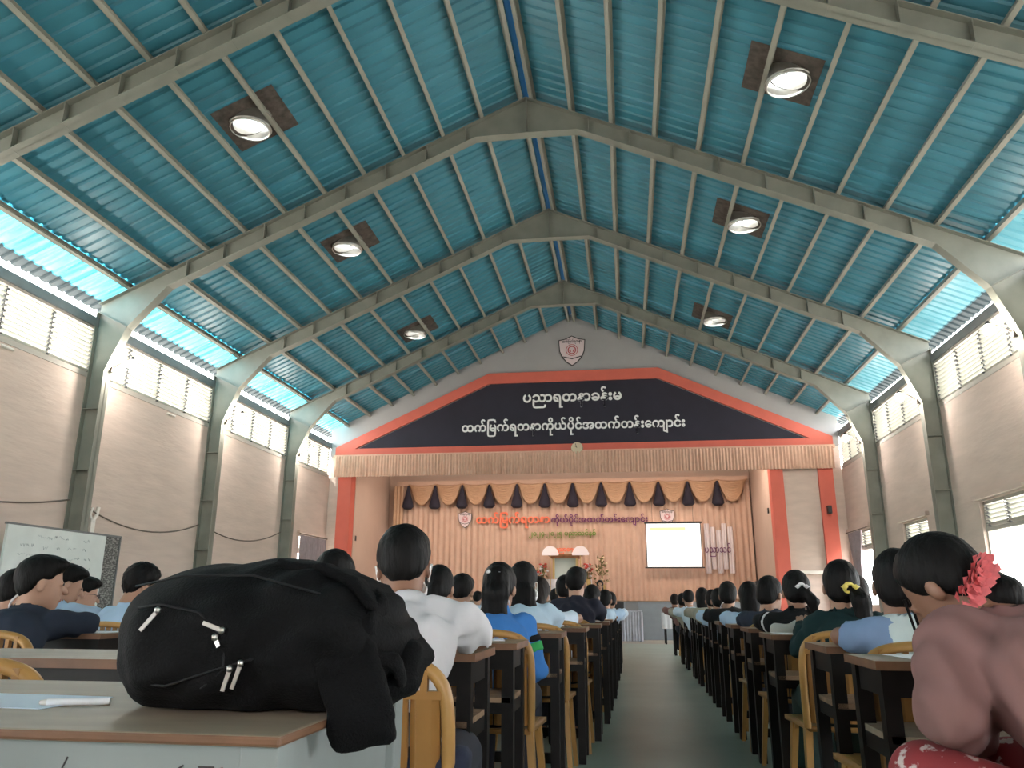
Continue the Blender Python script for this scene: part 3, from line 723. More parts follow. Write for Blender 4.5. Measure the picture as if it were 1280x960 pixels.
# cables and small fittings on the walls
def cable(label, pts): 
    q = MB(); q.tube(pts, .012, 6); tag(q.build('wall_cable', 'cable_dark'), label, 'cable', 'cables on the left wall')
def sag(a, b_, d, n=14): return [(a[0] + (b_[0] - a[0]) * i / n, a[1] + (b_[1] - a[1]) * i / n, a[2] + (b_[2] - a[2]) * i / n - d * 4 * (i / n) * (1 - i / n)) for i in range(n + 1)]
cable('sagging cable on the left wall, nearest stretch above the whiteboard', sag((-6.86, 7.1, 2.3), (-6.86, 10.66, 2.35), .18))
cable('sagging cable on the left wall between second and third columns', sag((-6.86, 10.86, 2.35), (-6.86, 14.36, 2.33), .28))
cable('sagging cable on the left wall between third and farthest columns', sag((-6.86, 14.56, 2.33), (-6.86, 18.06, 2.50), .25))
T = thing('cable_bracket', 'white conduit stub on the left wall above the whiteboard', 'conduit', (-6.86, 11.25, 1.7))
q = MB(); q.box(-.02, .02, -.05, .05, 0, .42); q.build('conduit', 'conduit_white', T)
q = MB(); q.tube([(0, 0, .38), (0, .08, .50), (0, .10, .62)], .03, 8); q.tube([(0, 0, .38), (0, -.07, .48), (0, -.05, .6)], .022, 8); q.build('clamp', 'conduit_white', T)
q = MB(); q.box(-.03, 0, -.05, .05, 0, .14); tag(q.build('wall_switch', 'plastic_black', loc=(-6.19, YE + .5, 2.55)), 'small black switch box beside the left orange pillar', 'switch')
q = MB(); q.box(-.03, 0, -.05, .05, 0, .14); tag(q.build('wall_switch', 'plastic_black', loc=(5.09, YE + .6, 3.2)), 'small black switch box inside the right stage wall', 'switch')
q = MB(); q.box(-.05, .05, -.14, .0, -.10, .10); tag(q.build('junction_box', 'plastic_black', loc=(6.45, YE - .06, 3.20)), 'small dark box on the rightmost orange pillar', 'box')
q = MB(); q.box(-.16, .16, -.12, .12, 0, .5); tag(q.build('stage_speaker', 'plastic_black', loc=(4.75, 21.6, .96), bevel=.02), 'dark loudspeaker on the right edge of the stage', 'speaker')
for k, y in enumerate((12.2, 16.2)):
    q = MB(); q.tube([(0, -.12, 0), (0, .12, 0)], .02, 8); tag(q.build('tube_lamp', 'bulb_lit' if k < 0 else 'conduit_white', loc=(-6.86, y - 3.6 + .4, 4.20)), ('short white tube under the nearest left louvres', 'short white tube under the second left louvres')[k], 'lamp')
# shrub outside the right window
sh = thing('shrub', 'green shrub outside the nearest right window', 'shrub', (10.2, 15.6, -.12))
q = MB(); rnd = random.Random(9)
for i in range(420):
    d = Vector((rnd.gauss(0, 1), rnd.gauss(0, 1), rnd.gauss(0, 1))).normalized() * (.9 * rnd.random() ** .4); c = Vector((d.x, d.y, 1.3 + d.z))
    e1 = Vector((rnd.gauss(0, 1), rnd.gauss(0, 1), rnd.gauss(0, 1))).normalized() * .09; e2 = e1.cross(Vector((.2, .6, .7))).normalized() * .05
    q.add([c - e1, c + e2, c + e1, c - e2], [(0, 1, 2, 3)])
q.build('foliage', 'shrub_green', sh); q = MB(); q.tube([(0, 0, 0), (.05, 0, .7), (0, 0, 1.4)], [.06, .05, .03]); q.build('stem', 'altar_wood', sh)

# ------------------------------------------------------------------ implicit surfaces (smooth bodies, clothes, hair, bags)
def nets(fn, lo, hi, h):
    lo = np.array(lo, float); n = np.maximum(np.ceil((np.array(hi) - lo) / h).astype(int) + 1, 3)
    ax = [lo[i] + h * np.arange(n[i]) for i in range(3)]
    X, Y, Z = np.meshgrid(*ax, indexing='ij'); P = np.stack([X, Y, Z], -1).reshape(-1, 3)
    F = fn(P).reshape(n)
    F[0], F[-1] = np.maximum(F[0], 1e-3), np.maximum(F[-1], 1e-3)
    F[:, 0], F[:, -1] = np.maximum(F[:, 0], 1e-3), np.maximum(F[:, -1], 1e-3)
    F[:, :, 0], F[:, :, -1] = np.maximum(F[:, :, 0], 1e-3), np.maximum(F[:, :, -1], 1e-3)
    I = F < 0
    c = [I[a:n[0] - 1 + a, b:n[1] - 1 + b, d:n[2] - 1 + d] for a in (0, 1) for b in (0, 1) for d in (0, 1)]
    s = sum(x.astype(np.int8) for x in c); act = (s > 0) & (s < 8)
    idx = -np.ones(act.shape, int); ii = np.argwhere(act); idx[act] = np.arange(len(ii))
    acc = np.zeros((len(ii), 3)); cnt = np.zeros(len(ii))
    offs = [(a, b, d) for a in (0, 1) for b in (0, 1) for d in (0, 1)]
    for i, o1 in enumerate(offs):
        for o2 in offs[i + 1:]:
            df = np.array(o2) - np.array(o1)
            if np.abs(df).sum() != 1: continue
            f1 = F[ii[:, 0] + o1[0], ii[:, 1] + o1[1], ii[:, 2] + o1[2]]; f2 = F[ii[:, 0] + o2[0], ii[:, 1] + o2[1], ii[:, 2] + o2[2]]
            cr = (f1 < 0) != (f2 < 0); t = np.where(cr, f1 / np.where(f1 == f2, 1, f1 - f2), 0)
            acc += np.where(cr[:, None], np.array(o1) + t[:, None] * df, 0); cnt += cr
    V = lo + h * (ii + acc / cnt[:, None])
    Q = []
    for a in range(3):
        b, d = (a + 1) % 3, (a + 2) % 3
        sl1 = [slice(1, -1)] * 3; sl1[a] = slice(0, -1); sl2 = list(sl1); sl2[a] = slice(1, None)
        A, B = I[tuple(sl1)], I[tuple(sl2)]
        e = np.argwhere(A != B)
        if not len(e): continue
        flip = A[e[:, 0], e[:, 1], e[:, 2]]
        off = np.ones(3, int); off[a] = 0; e = e + off
        def cell(db, dd):
            q = e.copy(); q[:, b] -= db; q[:, d] -= dd; return idx[q[:, 0], q[:, 1], q[:, 2]]
        q = np.stack([cell(1, 1), cell(0, 1), cell(0, 0), cell(1, 0)], 1)
        q[~flip] = q[~flip][:, ::-1]; Q.append(q)
    Q = np.concatenate(Q) if Q else np.zeros((0, 4), int)
    return V, Q
def np_mesh(name, V, Q, mi=None):
    me = bpy.data.meshes.new(name); me.vertices.add(len(V)); me.vertices.foreach_set('co', np.ascontiguousarray(V, dtype=np.float32).ravel())
    me.loops.add(len(Q) * 4); me.loops.foreach_set('vertex_index', np.ascontiguousarray(Q, dtype=np.int32).ravel())
    me.polygons.add(len(Q)); me.polygons.foreach_set('loop_start', np.arange(0, len(Q) * 4, 4, dtype=np.int32))
    me.polygons.foreach_set('loop_total', np.full(len(Q), 4, dtype=np.int32))
    if mi is not None: me.polygons.foreach_set('material_index', np.ascontiguousarray(mi, dtype=np.int32))
    me.polygons.foreach_set('use_smooth', np.ones(len(Q), dtype=bool)); me.update(calc_edges=True); me.validate(); return me
A3 = lambda *a: np.array(a, float)
def cone(P, a, b, ra, rb, sx=1.0):
    S = A3(1 / sx, 1, 1); p = (P - a) * S; d = (np.asarray(b) - a) * S
    t = np.clip(p @ d / max(d @ d, 1e-9), 0, 1)
    return np.linalg.norm(p - t[:, None] * d, axis=1) - (ra + (rb - ra) * t)
def ell(P, c, r):
    r = np.asarray(r, float); q = (P - c) / r; k = np.linalg.norm(q, axis=1); return (k - 1) * r.min()
def rbox(P, c, hx, rad, R=None):
    q = P - c
    if R is not None: q = q @ R
    q = np.abs(q) - (np.asarray(hx) - rad); return np.linalg.norm(np.maximum(q, 0), axis=1) + np.minimum(q.max(1), 0) - rad
def smin(k, *f):
    r = f[0]
    for g_ in f[1:]:
        h_ = np.clip(.5 + .5 * (g_ - r) / k, 0, 1); r = g_ * (1 - h_) + r * h_ - k * h_ * (1 - h_)
    return r
def rotm(yaw, pitch, roll):
    """yaw about Z (left +), pitch nods down (+), roll tilts right (+)"""
    return np.array(Matrix.Rotation(yaw, 3, 'Z') @ Matrix.Rotation(-pitch, 3, 'X') @ Matrix.Rotation(roll, 3, 'Y'))

def head_sdf(Q):
    X = Q * A3(1, 1, 1)
    s = smin(.03, ell(Q, A3(0, -.012, .03), (.074, .094, .09)), ell(Q, A3(0, .03, -.045), (.056, .066, .073)), ell(Q, A3(0, .062, -.098), (.026, .024, .022)))
    s = smin(.012, s, cone(Q, A3(0, .092, .012), A3(0, .114, -.030), .008, .013))
    s = smin(.008, s, ell(Q, A3(0, .093, -.064), (.024, .012, .010)))
    for k in (-1, 1):
        s = np.maximum(s, -(ell(Q, A3(k * .031, .102, .008), (.017, .016, .011))))
        s = np.minimum(s, ell(Q, A3(k * .031, .083, .007), (.014, .013, .011)))
        s = smin(.006, s, ell(Q, A3(k * .077, -.008, -.012), (.010, .019, .031)))
    return smin(.03, s, cone(Q, A3(0, -.02, -.05), A3(0, -.035, -.15), .052, .054))
HV, HQ = nets(head_sdf, (-.11, -.13, -.19), (.11, .15, .15), .0085)
HC = HV[HQ].mean(1)
HMI = np.zeros(len(HQ), int)
HMI[(np.abs(np.abs(HC[:, 0]) - .031) < .011) & (np.abs(HC[:, 2] - .007) < .007) & (HC[:, 1] > .085)] = 1
HMI[(np.abs(HC[:, 0]) < .022) & (np.abs(HC[:, 2] + .065) < .010) & (HC[:, 1] > .085)] = 2

def hand_geo():
    """right hand, palm down, fingers along +Y, wrist at the origin, relaxed curl; thumb towards -X"""
    def f_(P):
        s = smin(.012, rbox(P, A3(0, .045, 0), (.038, .045, .013), .012), cone(P, A3(0, -.03, 0), A3(0, .02, 0), .024, .026, 1.2))
        for x, L_, dz in ((-.028, .068, 0), (-.009, .076, .001), (.010, .070, 0), (.028, .054, -.002)):
            a = A3(x, .085, dz); b_ = a + A3(x * .1, L_ * .45, .004); c = b_ + A3(x * .05, L_ * .35, -.013); d = c + A3(0, L_ * .2, -.014)
            s = smin(.004, s, np.minimum(np.minimum(cone(P, a, b_, .0095, .009), cone(P, b_, c, .009, .008)), cone(P, c, d, .008, .007)))
        a = A3(-.034, .02, -.004); b_ = A3(-.062, .055, -.010); c = A3(-.060, .088, -.014)
        return smin(.006, s, np.minimum(cone(P, a, b_, .013, .011), cone(P, b_, c, .0105, .008)))
    return nets(f_, (-.09, -.07, -.06), (.06, .18, .035), .006)
HANDV, HANDQ = hand_geo()

SHORT = ([-.13, -.075, -.04, -.012, .02, .06, .10, .13], [-.074, -.074, -.052, .002, .010, .050, .068, .07])
GIRL = ([-.13, -.07, -.03, .0, .03, .06, .09, .13], [-.095, -.10, -.075, -.045, -.01, .055, .075, .08])
LONGH = ([-.13, -.07, -.03, .03, .05, .07, .09, .13], [-.22, -.22, -.22, -.16, -.04, .05, .075, .08])

def build_person(label, pos, head, heading=0.0, hrot=(0, .25, 0), shirt='cloth_lightblue', sleeve='short', bottom='trouser_dark', hair='short',
                 skin='skin_a', hmat='hair_black', h=.02, neck=None, elb=None, hnd=None, tail=None, sw=.14, group='students seated at the desks',
                 girth=1.0, collar=True, extras=None, cat='person', standing=False, skirt=False, tail_r=(.035, .028, .018), shirt_len=.40, hips=(0., 0.), knee_z=.475, bun=(0, -.12, 0), wr=1.0):
    """pos: hip point on the floor plan; head: head centre in world space; elb/hnd: world points for (left, right)"""
    T = thing('person', label, cat, (pos[0], pos[1], 0), heading, group)
    Rz = np.array(Matrix.Rotation(-heading, 3, 'Z')); W2L = lambda p: Rz @ (A3(*p) - A3(pos[0], pos[1], 0))
    Hd = W2L(head); R = rotm(*hrot)
    N = W2L(neck) if neck is not None else Hd + A3(0, -.055 - .05 * hrot[1], -.118)
    Pz = .475; P0 = A3(0, 0, Pz)
    Wp = P0 + (N - P0) * .36 + A3(0, -.035, 0); Cp = P0 + (N - P0) * .72 + A3(0, -.03, -.01)
    shs = {-1: N + A3(-sw, .01, -.060), 1: N + A3(sw, .01, -.060)}
    El, Hn = {}, {}
    for k in (-1, 1):
        e_ = elb[0 if k < 0 else 1] if elb else None; q = hnd[0 if k < 0 else 1] if hnd else None
        El[k] = W2L(e_) if e_ is not None else A3(Hd[0] + k * .20, Hd[1] + .10, .80)
        Hn[k] = W2L(q) if q is not None else A3(Hd[0] + k * .07, Hd[1] + .27, .795)
    g = girth
    knee = {k: A3(hips[0] + k * .11, (.40 + hips[1]), knee_z) for k in (-1, 1)}; ank = {k: A3(hips[0] + k * .11, .36 + hips[1], .07) for k in (-1, 1)}
    def torso(P, o=0.0):
        return smin(.045, cone(P, P0 + A3(0, -.01, .03), Wp, .112 * g + o, .090 * g + o, 1.30), cone(P, Wp, Cp, .090 * g + o, .098 * g + o, 1.34),
                    cone(P, Cp, N + A3(0, -.01, -.05), .092 * g + o, .056 + o, 1.42), cone(P, shs[-1], shs[1], .044 * g + o, .044 * g + o))
    def arm(P, k, o, t1=1.0, part=0):
        a = cone(P, shs[k], El[k], .042 * g + o, .036 * g + o); 
        if part == 1: return a
        return np.minimum(a, cone(P, El[k], Hn[k], .038 * g + o, .026 + o))
    def legs(P, o):
        s = None
        for k in (-1, 1):
            q = np.minimum(np.minimum(cone(P, P0 + A3(k * .085, .03, -.005), knee[k], .080 + o, .056 + o), cone(P, knee[k], ank[k], .054 + o, .036 + o)), cone(P, ank[k] + A3(0, -.03, -.03), ank[k] + A3(0, .13, -.04), .032, .026))
            s = q if s is None else smin(.03, s, q)
        return s
    def neckf(P): return cone(P, N + A3(0, 0, -.05), Hd + R @ A3(0, -.03, -.11), .058, .052)
    def body(P):
        s = smin(.04, torso(P, -.012), neckf(P)); s = smin(.03, s, arm(P, -1, -.004)); s = smin(.03, s, arm(P, 1, -.004))
        return smin(.03, s, legs(P, -.012))
    allp = np.array([Hd, N, shs[-1], shs[1], El[-1], El[1], Hn[-1], Hn[1], P0, *knee.values(), *ank.values()])
    lo = allp.min(0) - A3(.17, .19, .10); hi = allp.max(0) + A3(.17, .19, .02); lo[2] = max(lo[2], -.005)
    V, Q = nets(body, lo, np.minimum(hi, [9, 9, Hd[2] - .04]), h)
    Vs, Qs, Ms = [V], [Q], [np.zeros(len(Q), int)]; nv = len(V)
    Vs.append(HV @ R.T + Hd); Qs.append(HQ + nv); Ms.append(HMI); nv += len(HV)
    for k in (-1, 1):
        d = Hn[k] - El[k]; d[2] = min(max(d[2], -.1), .25); d = d / np.linalg.norm(d); xh = np.cross(d, A3(0, 0, 1)); xh /= np.linalg.norm(xh) + 1e-9
        zh = np.cross(xh, d); B = np.stack([xh * (k), d, zh], 1)
        q = HANDV @ B.T + Hn[k]; Vs.append(q); Qs.append((HANDQ if k > 0 else HANDQ[:, ::-1]) + nv); Ms.append(np.zeros(len(HANDQ), int)); nv += len(q)
    Va, Qa, Ma = np.concatenate(Vs), np.concatenate(Qs), np.concatenate(Ms); Ma[Va[Qa][:, :, 2].mean(1) < .085] = 3
    link('body', np_mesh('body', Va, Qa, Ma), T, [skin, 'eye_dark', 'lip', 'sandal_dark'])
    # --- shirt
    def shirt_f(P, o=.012, slv=sleeve, ln=shirt_len):
        s = torso(P, o)
        for k in (-1, 1):
            if slv == 'none': continue
            ax_ = El[k] - shs[k]; L_ = np.linalg.norm(ax_); u = ax_ / L_; t = (P - shs[k]) @ u
            if slv == 'short':
                q = cone(P, shs[k], El[k], .047 * g + o, .052 * g + o); q = np.maximum(q, t - L_ * .80)
            else:
                q = np.minimum(cone(P, shs[k], El[k], .047 * g + o, .042 * g + o), np.maximum(cone(P, El[k], Hn[k], .042 * g + o, .030 + o), (P - El[k]) @ ((Hn[k] - El[k]) / np.linalg.norm(Hn[k] - El[k])) - np.linalg.norm(Hn[k] - El[k]) * .94))
            s = smin(.035, s, q)
        s = s + wr * .0055 * np.sin(P[:, 2] * 38 + 5 * np.sin(P[:, 0] * 13)) * np.sin(P[:, 0] * 31 + P[:, 2] * 11) + wr * .0035 * np.sin(P[:, 0] * 70 + 30 * P[:, 2] + 4 * np.sin(P[:, 1] * 15))
        s = np.maximum(s, ln - P[:, 2])
        nd = Hd + R @ A3(0, -.03, -.11) - N; nd = nd / np.linalg.norm(nd)
        if collar: 
            c = np.maximum(cone(P, N + A3(0, 0, -.04), N + nd * .12, .074, .066), (P - N) @ nd - .048)
            s = smin(.015, s, c)
        return np.maximum(s, -(cone(P, N + nd * .035, N + nd * .3, .057, .057)))
    V, Q = nets(shirt_f, lo, np.minimum(hi, [9, 9, N[2] + .12]), h)
    SH = link('shirt', np_mesh('shirt', V, Q), T, shirt)
    # --- trousers or skirt
    def low_f(P):
        o = .012
        if skirt:
            s = smin(.10, *[np.minimum(cone(P, P0 + A3(k * .085, .03, 0), knee[k], .092, .075), cone(P, knee[k], ank[k] + A3(0, 0, .1), .078, .088)) for k in (-1, 1)])
            s = smin(.04, s, ell(P, P0 + A3(0, 0, .02), (.19, .15, .13)))
            return np.maximum(s, .16 - P[:, 2])
        s = None
        for k in (-1, 1):
            q = np.minimum(cone(P, P0 + A3(k * .085, .03, -.005), knee[k], .080 + o, .062 + o), cone(P, knee[k], ank[k], .062 + o, .052 + o)); s = q if s is None else smin(.03, s, q)
        s = smin(.04, s, ell(P, P0 + A3(0, 0, .01), (.175, .145, .12)))
        return np.maximum(s, .09 - P[:, 2])
    V, Q = nets(low_f, (lo[0], lo[1], 0), (hi[0], max(hi[1], .6 + hips[1]), .66), h)
    link('skirt' if skirt else 'trousers', np_mesh('lower', V, Q), T, bottom)
    # --- hair
    prof = {'short': SHORT, 'curly': SHORT, 'pony': GIRL, 'bun': GIRL, 'half': GIRL, 'long': LONGH}[hair]
    tl = [Hd + A3(*q) for q in tail] if tail else []
    def hair_f(P):
        q = (P - Hd) @ R
        big = (.092, .112, .107) if hair in ('curly',) else (.085, .106, .101) if hair == 'short' else (.083, .106, .100)
        s = ell(q, A3(0, -.014, .033), big)
        if hair == 'long': s = smin(.03, s, ell(q, A3(0, -.045, -.08), (.082, .072, .15)))
        elif hair in ('short', 'curly'): s = smin(.03, s, ell(q, A3(0, -.042, -.045), (.058, .050, .068)))
        else: s = smin(.03, s, ell(q, A3(0, -.050, -.035), (.066, .058, .068)))
        if hair == 'short': s = smin(.02, s, ell(q, A3(.01, .03, .085), (.07, .075, .045)))
        th = np.interp(q[:, 1], *prof)
        th = th + .004 * np.sin(q[:, 0] * 150 + q[:, 1] * 60)
        s = s + .013 * np.clip(1 - (q[:, 2] - th) / .035, 0, 1)
        s = np.maximum(s, (th - q[:, 2]) * .8)
        if hair == 'curly': s = s + .007 * np.sin(q[:, 0] * 140) * np.sin(q[:, 1] * 150) * np.sin(q[:, 2] * 130)
        else: s = s + .0016 * np.sin(np.arctan2(q[:, 0], -q[:, 1] + .001) * 34)
        if hair == 'bun': s = smin(.012, s, ell(P, Hd + A3(*bun), (.054, .050, .050)))
        if tl:
            rr = list(tail_r) + [tail_r[-1]] * 9
            for i in range(len(tl) - 1):
                s = smin(.018, s, cone(P, tl[i], tl[i + 1], rr[i], rr[i + 1], 1.15) + .003 * np.sin(P[:, 0] * 260 + P[:, 2] * 20))
        return s
    pts = np.array([Hd] + tl); hl = pts.min(0) - A3(.15, .2, .15); hh_ = pts.max(0) + A3(.15, .17, .17)
    if hair == 'long': hl[2] -= .12
    V, Q = nets(hair_f, hl, hh_, max(.010, h * .6))
    HA = link('hair', np_mesh('hair', V, Q), T, hmat)
    T_loc = dict(T=T, hair=HA, shirt=SH, Hd=Hd, R=R, N=N, lo=lo, hi=hi, torso=torso, arm=arm, shs=shs, El=El, Hn=Hn, h=h, g=g)
    if extras:
        for ex in extras: ex(T_loc)
    return T

# extras worn by a person
def ex_tie(m, off=(0, -.115, .01), r=.03):
    def f_(c):
        q = MB(); ctr = Vector(c['Hd'] + c['R'] @ A3(*off)); n = 14
        q.tube([ctr + Vector((r * math.cos(2 * PI * i / n), .008 * math.sin(4 * PI * i / n), r * math.sin(2 * PI * i / n))) for i in range(n + 1)], .009, 8)
        for k in (-1, 1): q.lathe([(.003, -.012), (.018, 0), (.003, .012)], tuple(ctr + Vector((k * .025, -.02, .004))), 8)
        q.build('hair_tie', m, c['hair'])
    return f_
def ex_mask(c):
    for k in (-1, 1):
        q = MB(); q.tube([Vector(c['Hd'] + c['R'] @ A3(*p)) for p in ((k * .075, .03, -.035), (k * .088, -.005, .005), (k * .084, -.03, -.005), (k * .078, .0, -.05))], .003, 6)
        q.build('mask_loop', 'mask_white', c['T'])
    V, Q = nets(lambda P: np.maximum(np.maximum(ell(P, A3(0, .055, -.055), (.072, .068, .062)), .035 - P[:, 1]), -ell(P, A3(0, .03, -.05), (.066, .075, .075))), (-.1, .0, -.14), (.1, .15, .03), .01)
    if len(V): link('face_mask', np_mesh('face_mask', V @ c['R'].T + c['Hd'], Q), c['T'], 'mask_white')
def ex_vest(m):
    def f_(c):
        def v_(P):
            s = c['torso'](P, .020); ax_ = np.abs(P[:, 0] - (c['N'][0]))
            s = np.maximum(s, ax_ - .128); s = np.maximum(s, .47 - P[:, 2])
            return np.maximum(s, -cone(P, c['N'] + A3(0, .03, .0), c['N'] + A3(0, .12, .2), .085, .09))
        V, Q = nets(v_, c['lo'], c['hi'], c['h']); link('vest', np_mesh('vest', V, Q), c['T'], m)
    return f_
def ex_stripes(m1, m2):
    def f_(c):
        for k in (-1, 1):
            for m_, t0, t1, o in ((m1, .25, .40, .014), (m2, .40, .62, .013)):
                a = c['shs'][k]; d = c['El'][k] - a; L_ = np.linalg.norm(d); u = d / L_
                def s_(P): t = (P - a) @ u; return np.maximum(np.maximum(cone(P, a, c['El'][k], .049 * c['g'] + o + .004, .044 * c['g'] + o + .004), t - L_ * t1), L_ * t0 - t)
                V, Q = nets(s_, np.minimum(a, c['El'][k]) - .12, np.maximum(a, c['El'][k]) + .12, .012); link('sleeve_stripe', np_mesh('stripe', V, Q), c['shirt'], m_)
    return f_
def ex_flower(c):
    rnd = random.Random(3); q = MB(); hz = -c['T'].rotation_euler[2]; ctr = c['Hd'] + np.array(Matrix.Rotation(hz, 3, 'Z')) @ A3(.014, -.110, .008)
    for j, (ox, oz) in enumerate(((-.028, -.032), (-.012, -.012), (.004, .004), (.018, .022), (.024, .038))):
        for i in range(12):
            a = 2 * PI * i / 12 + rnd.random() * .4; rr = .023
            c0 = Vector(ctr) + Vector((ox + .010 * math.cos(a), -.01 - .004 * (i % 3), oz + .010 * math.sin(a)))
            tip = c0 + Vector((rr * math.cos(a), -.012 - .014 * (i % 2), rr * math.sin(a))); sd = Vector((-math.sin(a), .2, math.cos(a))) * .013
            q.add([c0, c0 + (tip - c0) * .6 + sd + Vector((0, -.01, 0)), tip, c0 + (tip - c0) * .6 - sd], [(0, 1, 2, 3)], 0, True)
    q.build('flower_scrunchie', 'flower_pink', c['hair'])
def ex_strand(c):
    q = MB(); H_ = c['Hd']
    for dx in (0, .015): q.tube([Vector(H_ + A3(*p)) for p in ((-.07 + dx, .06, -.03), (-.055 + dx, .055, -.10), (-.015 + dx * 2, .05, -.155))], [.004, .0035, .0015], 6)
    q.build('loose_hair', 'hair_black', c['hair'])
def ex_glasses(c):
    q = MB()
    for k in (-1, 1):
        n = 12; q.tube([Vector(c['Hd'] + c['R'] @ A3(k * .032 + .021 * math.cos(2 * PI * i / n), .104, .006 + .017 * math.sin(2 * PI * i / n))) for i in range(n + 1)], .0025, 5)
        q.tube([Vector(c['Hd'] + c['R'] @ A3(*p)) for p in ((k * .053, .10, .01), (k * .078, .06, .012), (k * .084, -.005, .0))], .0025, 5)
    q.build('glasses', 'plastic_black', c['T'])
def ex_collarline(m):
    def f_(c):
        q = MB(); n = 18; nd = c['Hd'] + c['R'] @ A3(0, -.03, -.11) - c['N']; nd /= np.linalg.norm(nd); e1 = np.cross(nd, A3(0, 1, 0)); e1 /= np.linalg.norm(e1); e2 = np.cross(nd, e1)
        q.tube([Vector(c['N'] + nd * .044 + .070 * (e1 * math.cos(2 * PI * i / n) + e2 * math.sin(2 * PI * i / n))) for i in range(n + 1)], .005, 6)
        q.build('collar', m, c['shirt'])
    return f_

# ------------------------------------------------------------------ desks and chairs
DH = .76
_desk = {}
def desk(label, x, y, w_=.5, d=.34, rz=0.0, top='desk_wood', frame='desk_black', group='wooden exam desks'):
    """x: centre, y: edge nearest the camera"""
    T = thing('school_desk', label, 'desk', (x, y, 0), rz, group)
    key = (round(w_, 2), round(d, 2), top, frame)
    if key not in _desk:
        L = []
        def part(nm, mb, ms): me = mb.mesh(nm); [me.materials.append(MATS[m]) for m in ms]; L.append((nm, me))
        q = MB(); q.box(-w_ / 2 - .015, w_ / 2 + .015, -.015, d + .015, DH - .024, DH); q.f[0:6]; q.m[2:6] = [1] * 4; part('desk_top', q, [top, 'desk_edge'])
        t = .022
        for sx in (-1, 1):
            for yy in (t, d - t): q = MB(); q.box(sx * (w_ / 2 - t) - t, sx * (w_ / 2 - t) + t, yy - t, yy + t, 0, DH - .024); part('leg', q, [frame])
            q = MB(); q.box(sx * (w_ / 2 - t) - .012, sx * (w_ / 2 - t) + .012, 2 * t, d - 2 * t, DH - .095, DH - .024); part('side_apron', q, [frame])
            q = MB(); q.box(sx * (w_ / 2 - t) - .012, sx * (w_ / 2 - t) + .012, 2 * t, d - 2 * t, .505, .55); part('side_rail', q, [frame])
        q = MB(); q.box(-w_ / 2 + 2 * t, w_ / 2 - 2 * t, t - .012, t + .012, DH - .095, DH - .024); part('front_apron', q, [frame])
        q = MB(); q.box(-w_ / 2 + 2 * t, w_ / 2 - 2 * t, d - t - .012, d - t + .012, DH - .095, DH - .024); part('back_apron', q, [frame])
        q = MB(); q.box(-w_ / 2 + .01, w_ / 2 - .01, .0, d, .55, .568); part('book_shelf', q, [top])
        q = MB(); q.box(-w_ / 2 + 2 * t, w_ / 2 - 2 * t, t - .012, t + .012, .51, .55); part('shelf_rail', q, [frame])
        q = MB(); q.box(-w_ / 2 + 2 * t, w_ / 2 - 2 * t, d - t - .012, d - t + .012, .10, .15); part('foot_rail', q, [frame])
        _desk[key] = L
    for nm, me in _desk[key]: link(nm, me, T)
    return T
_chair = []
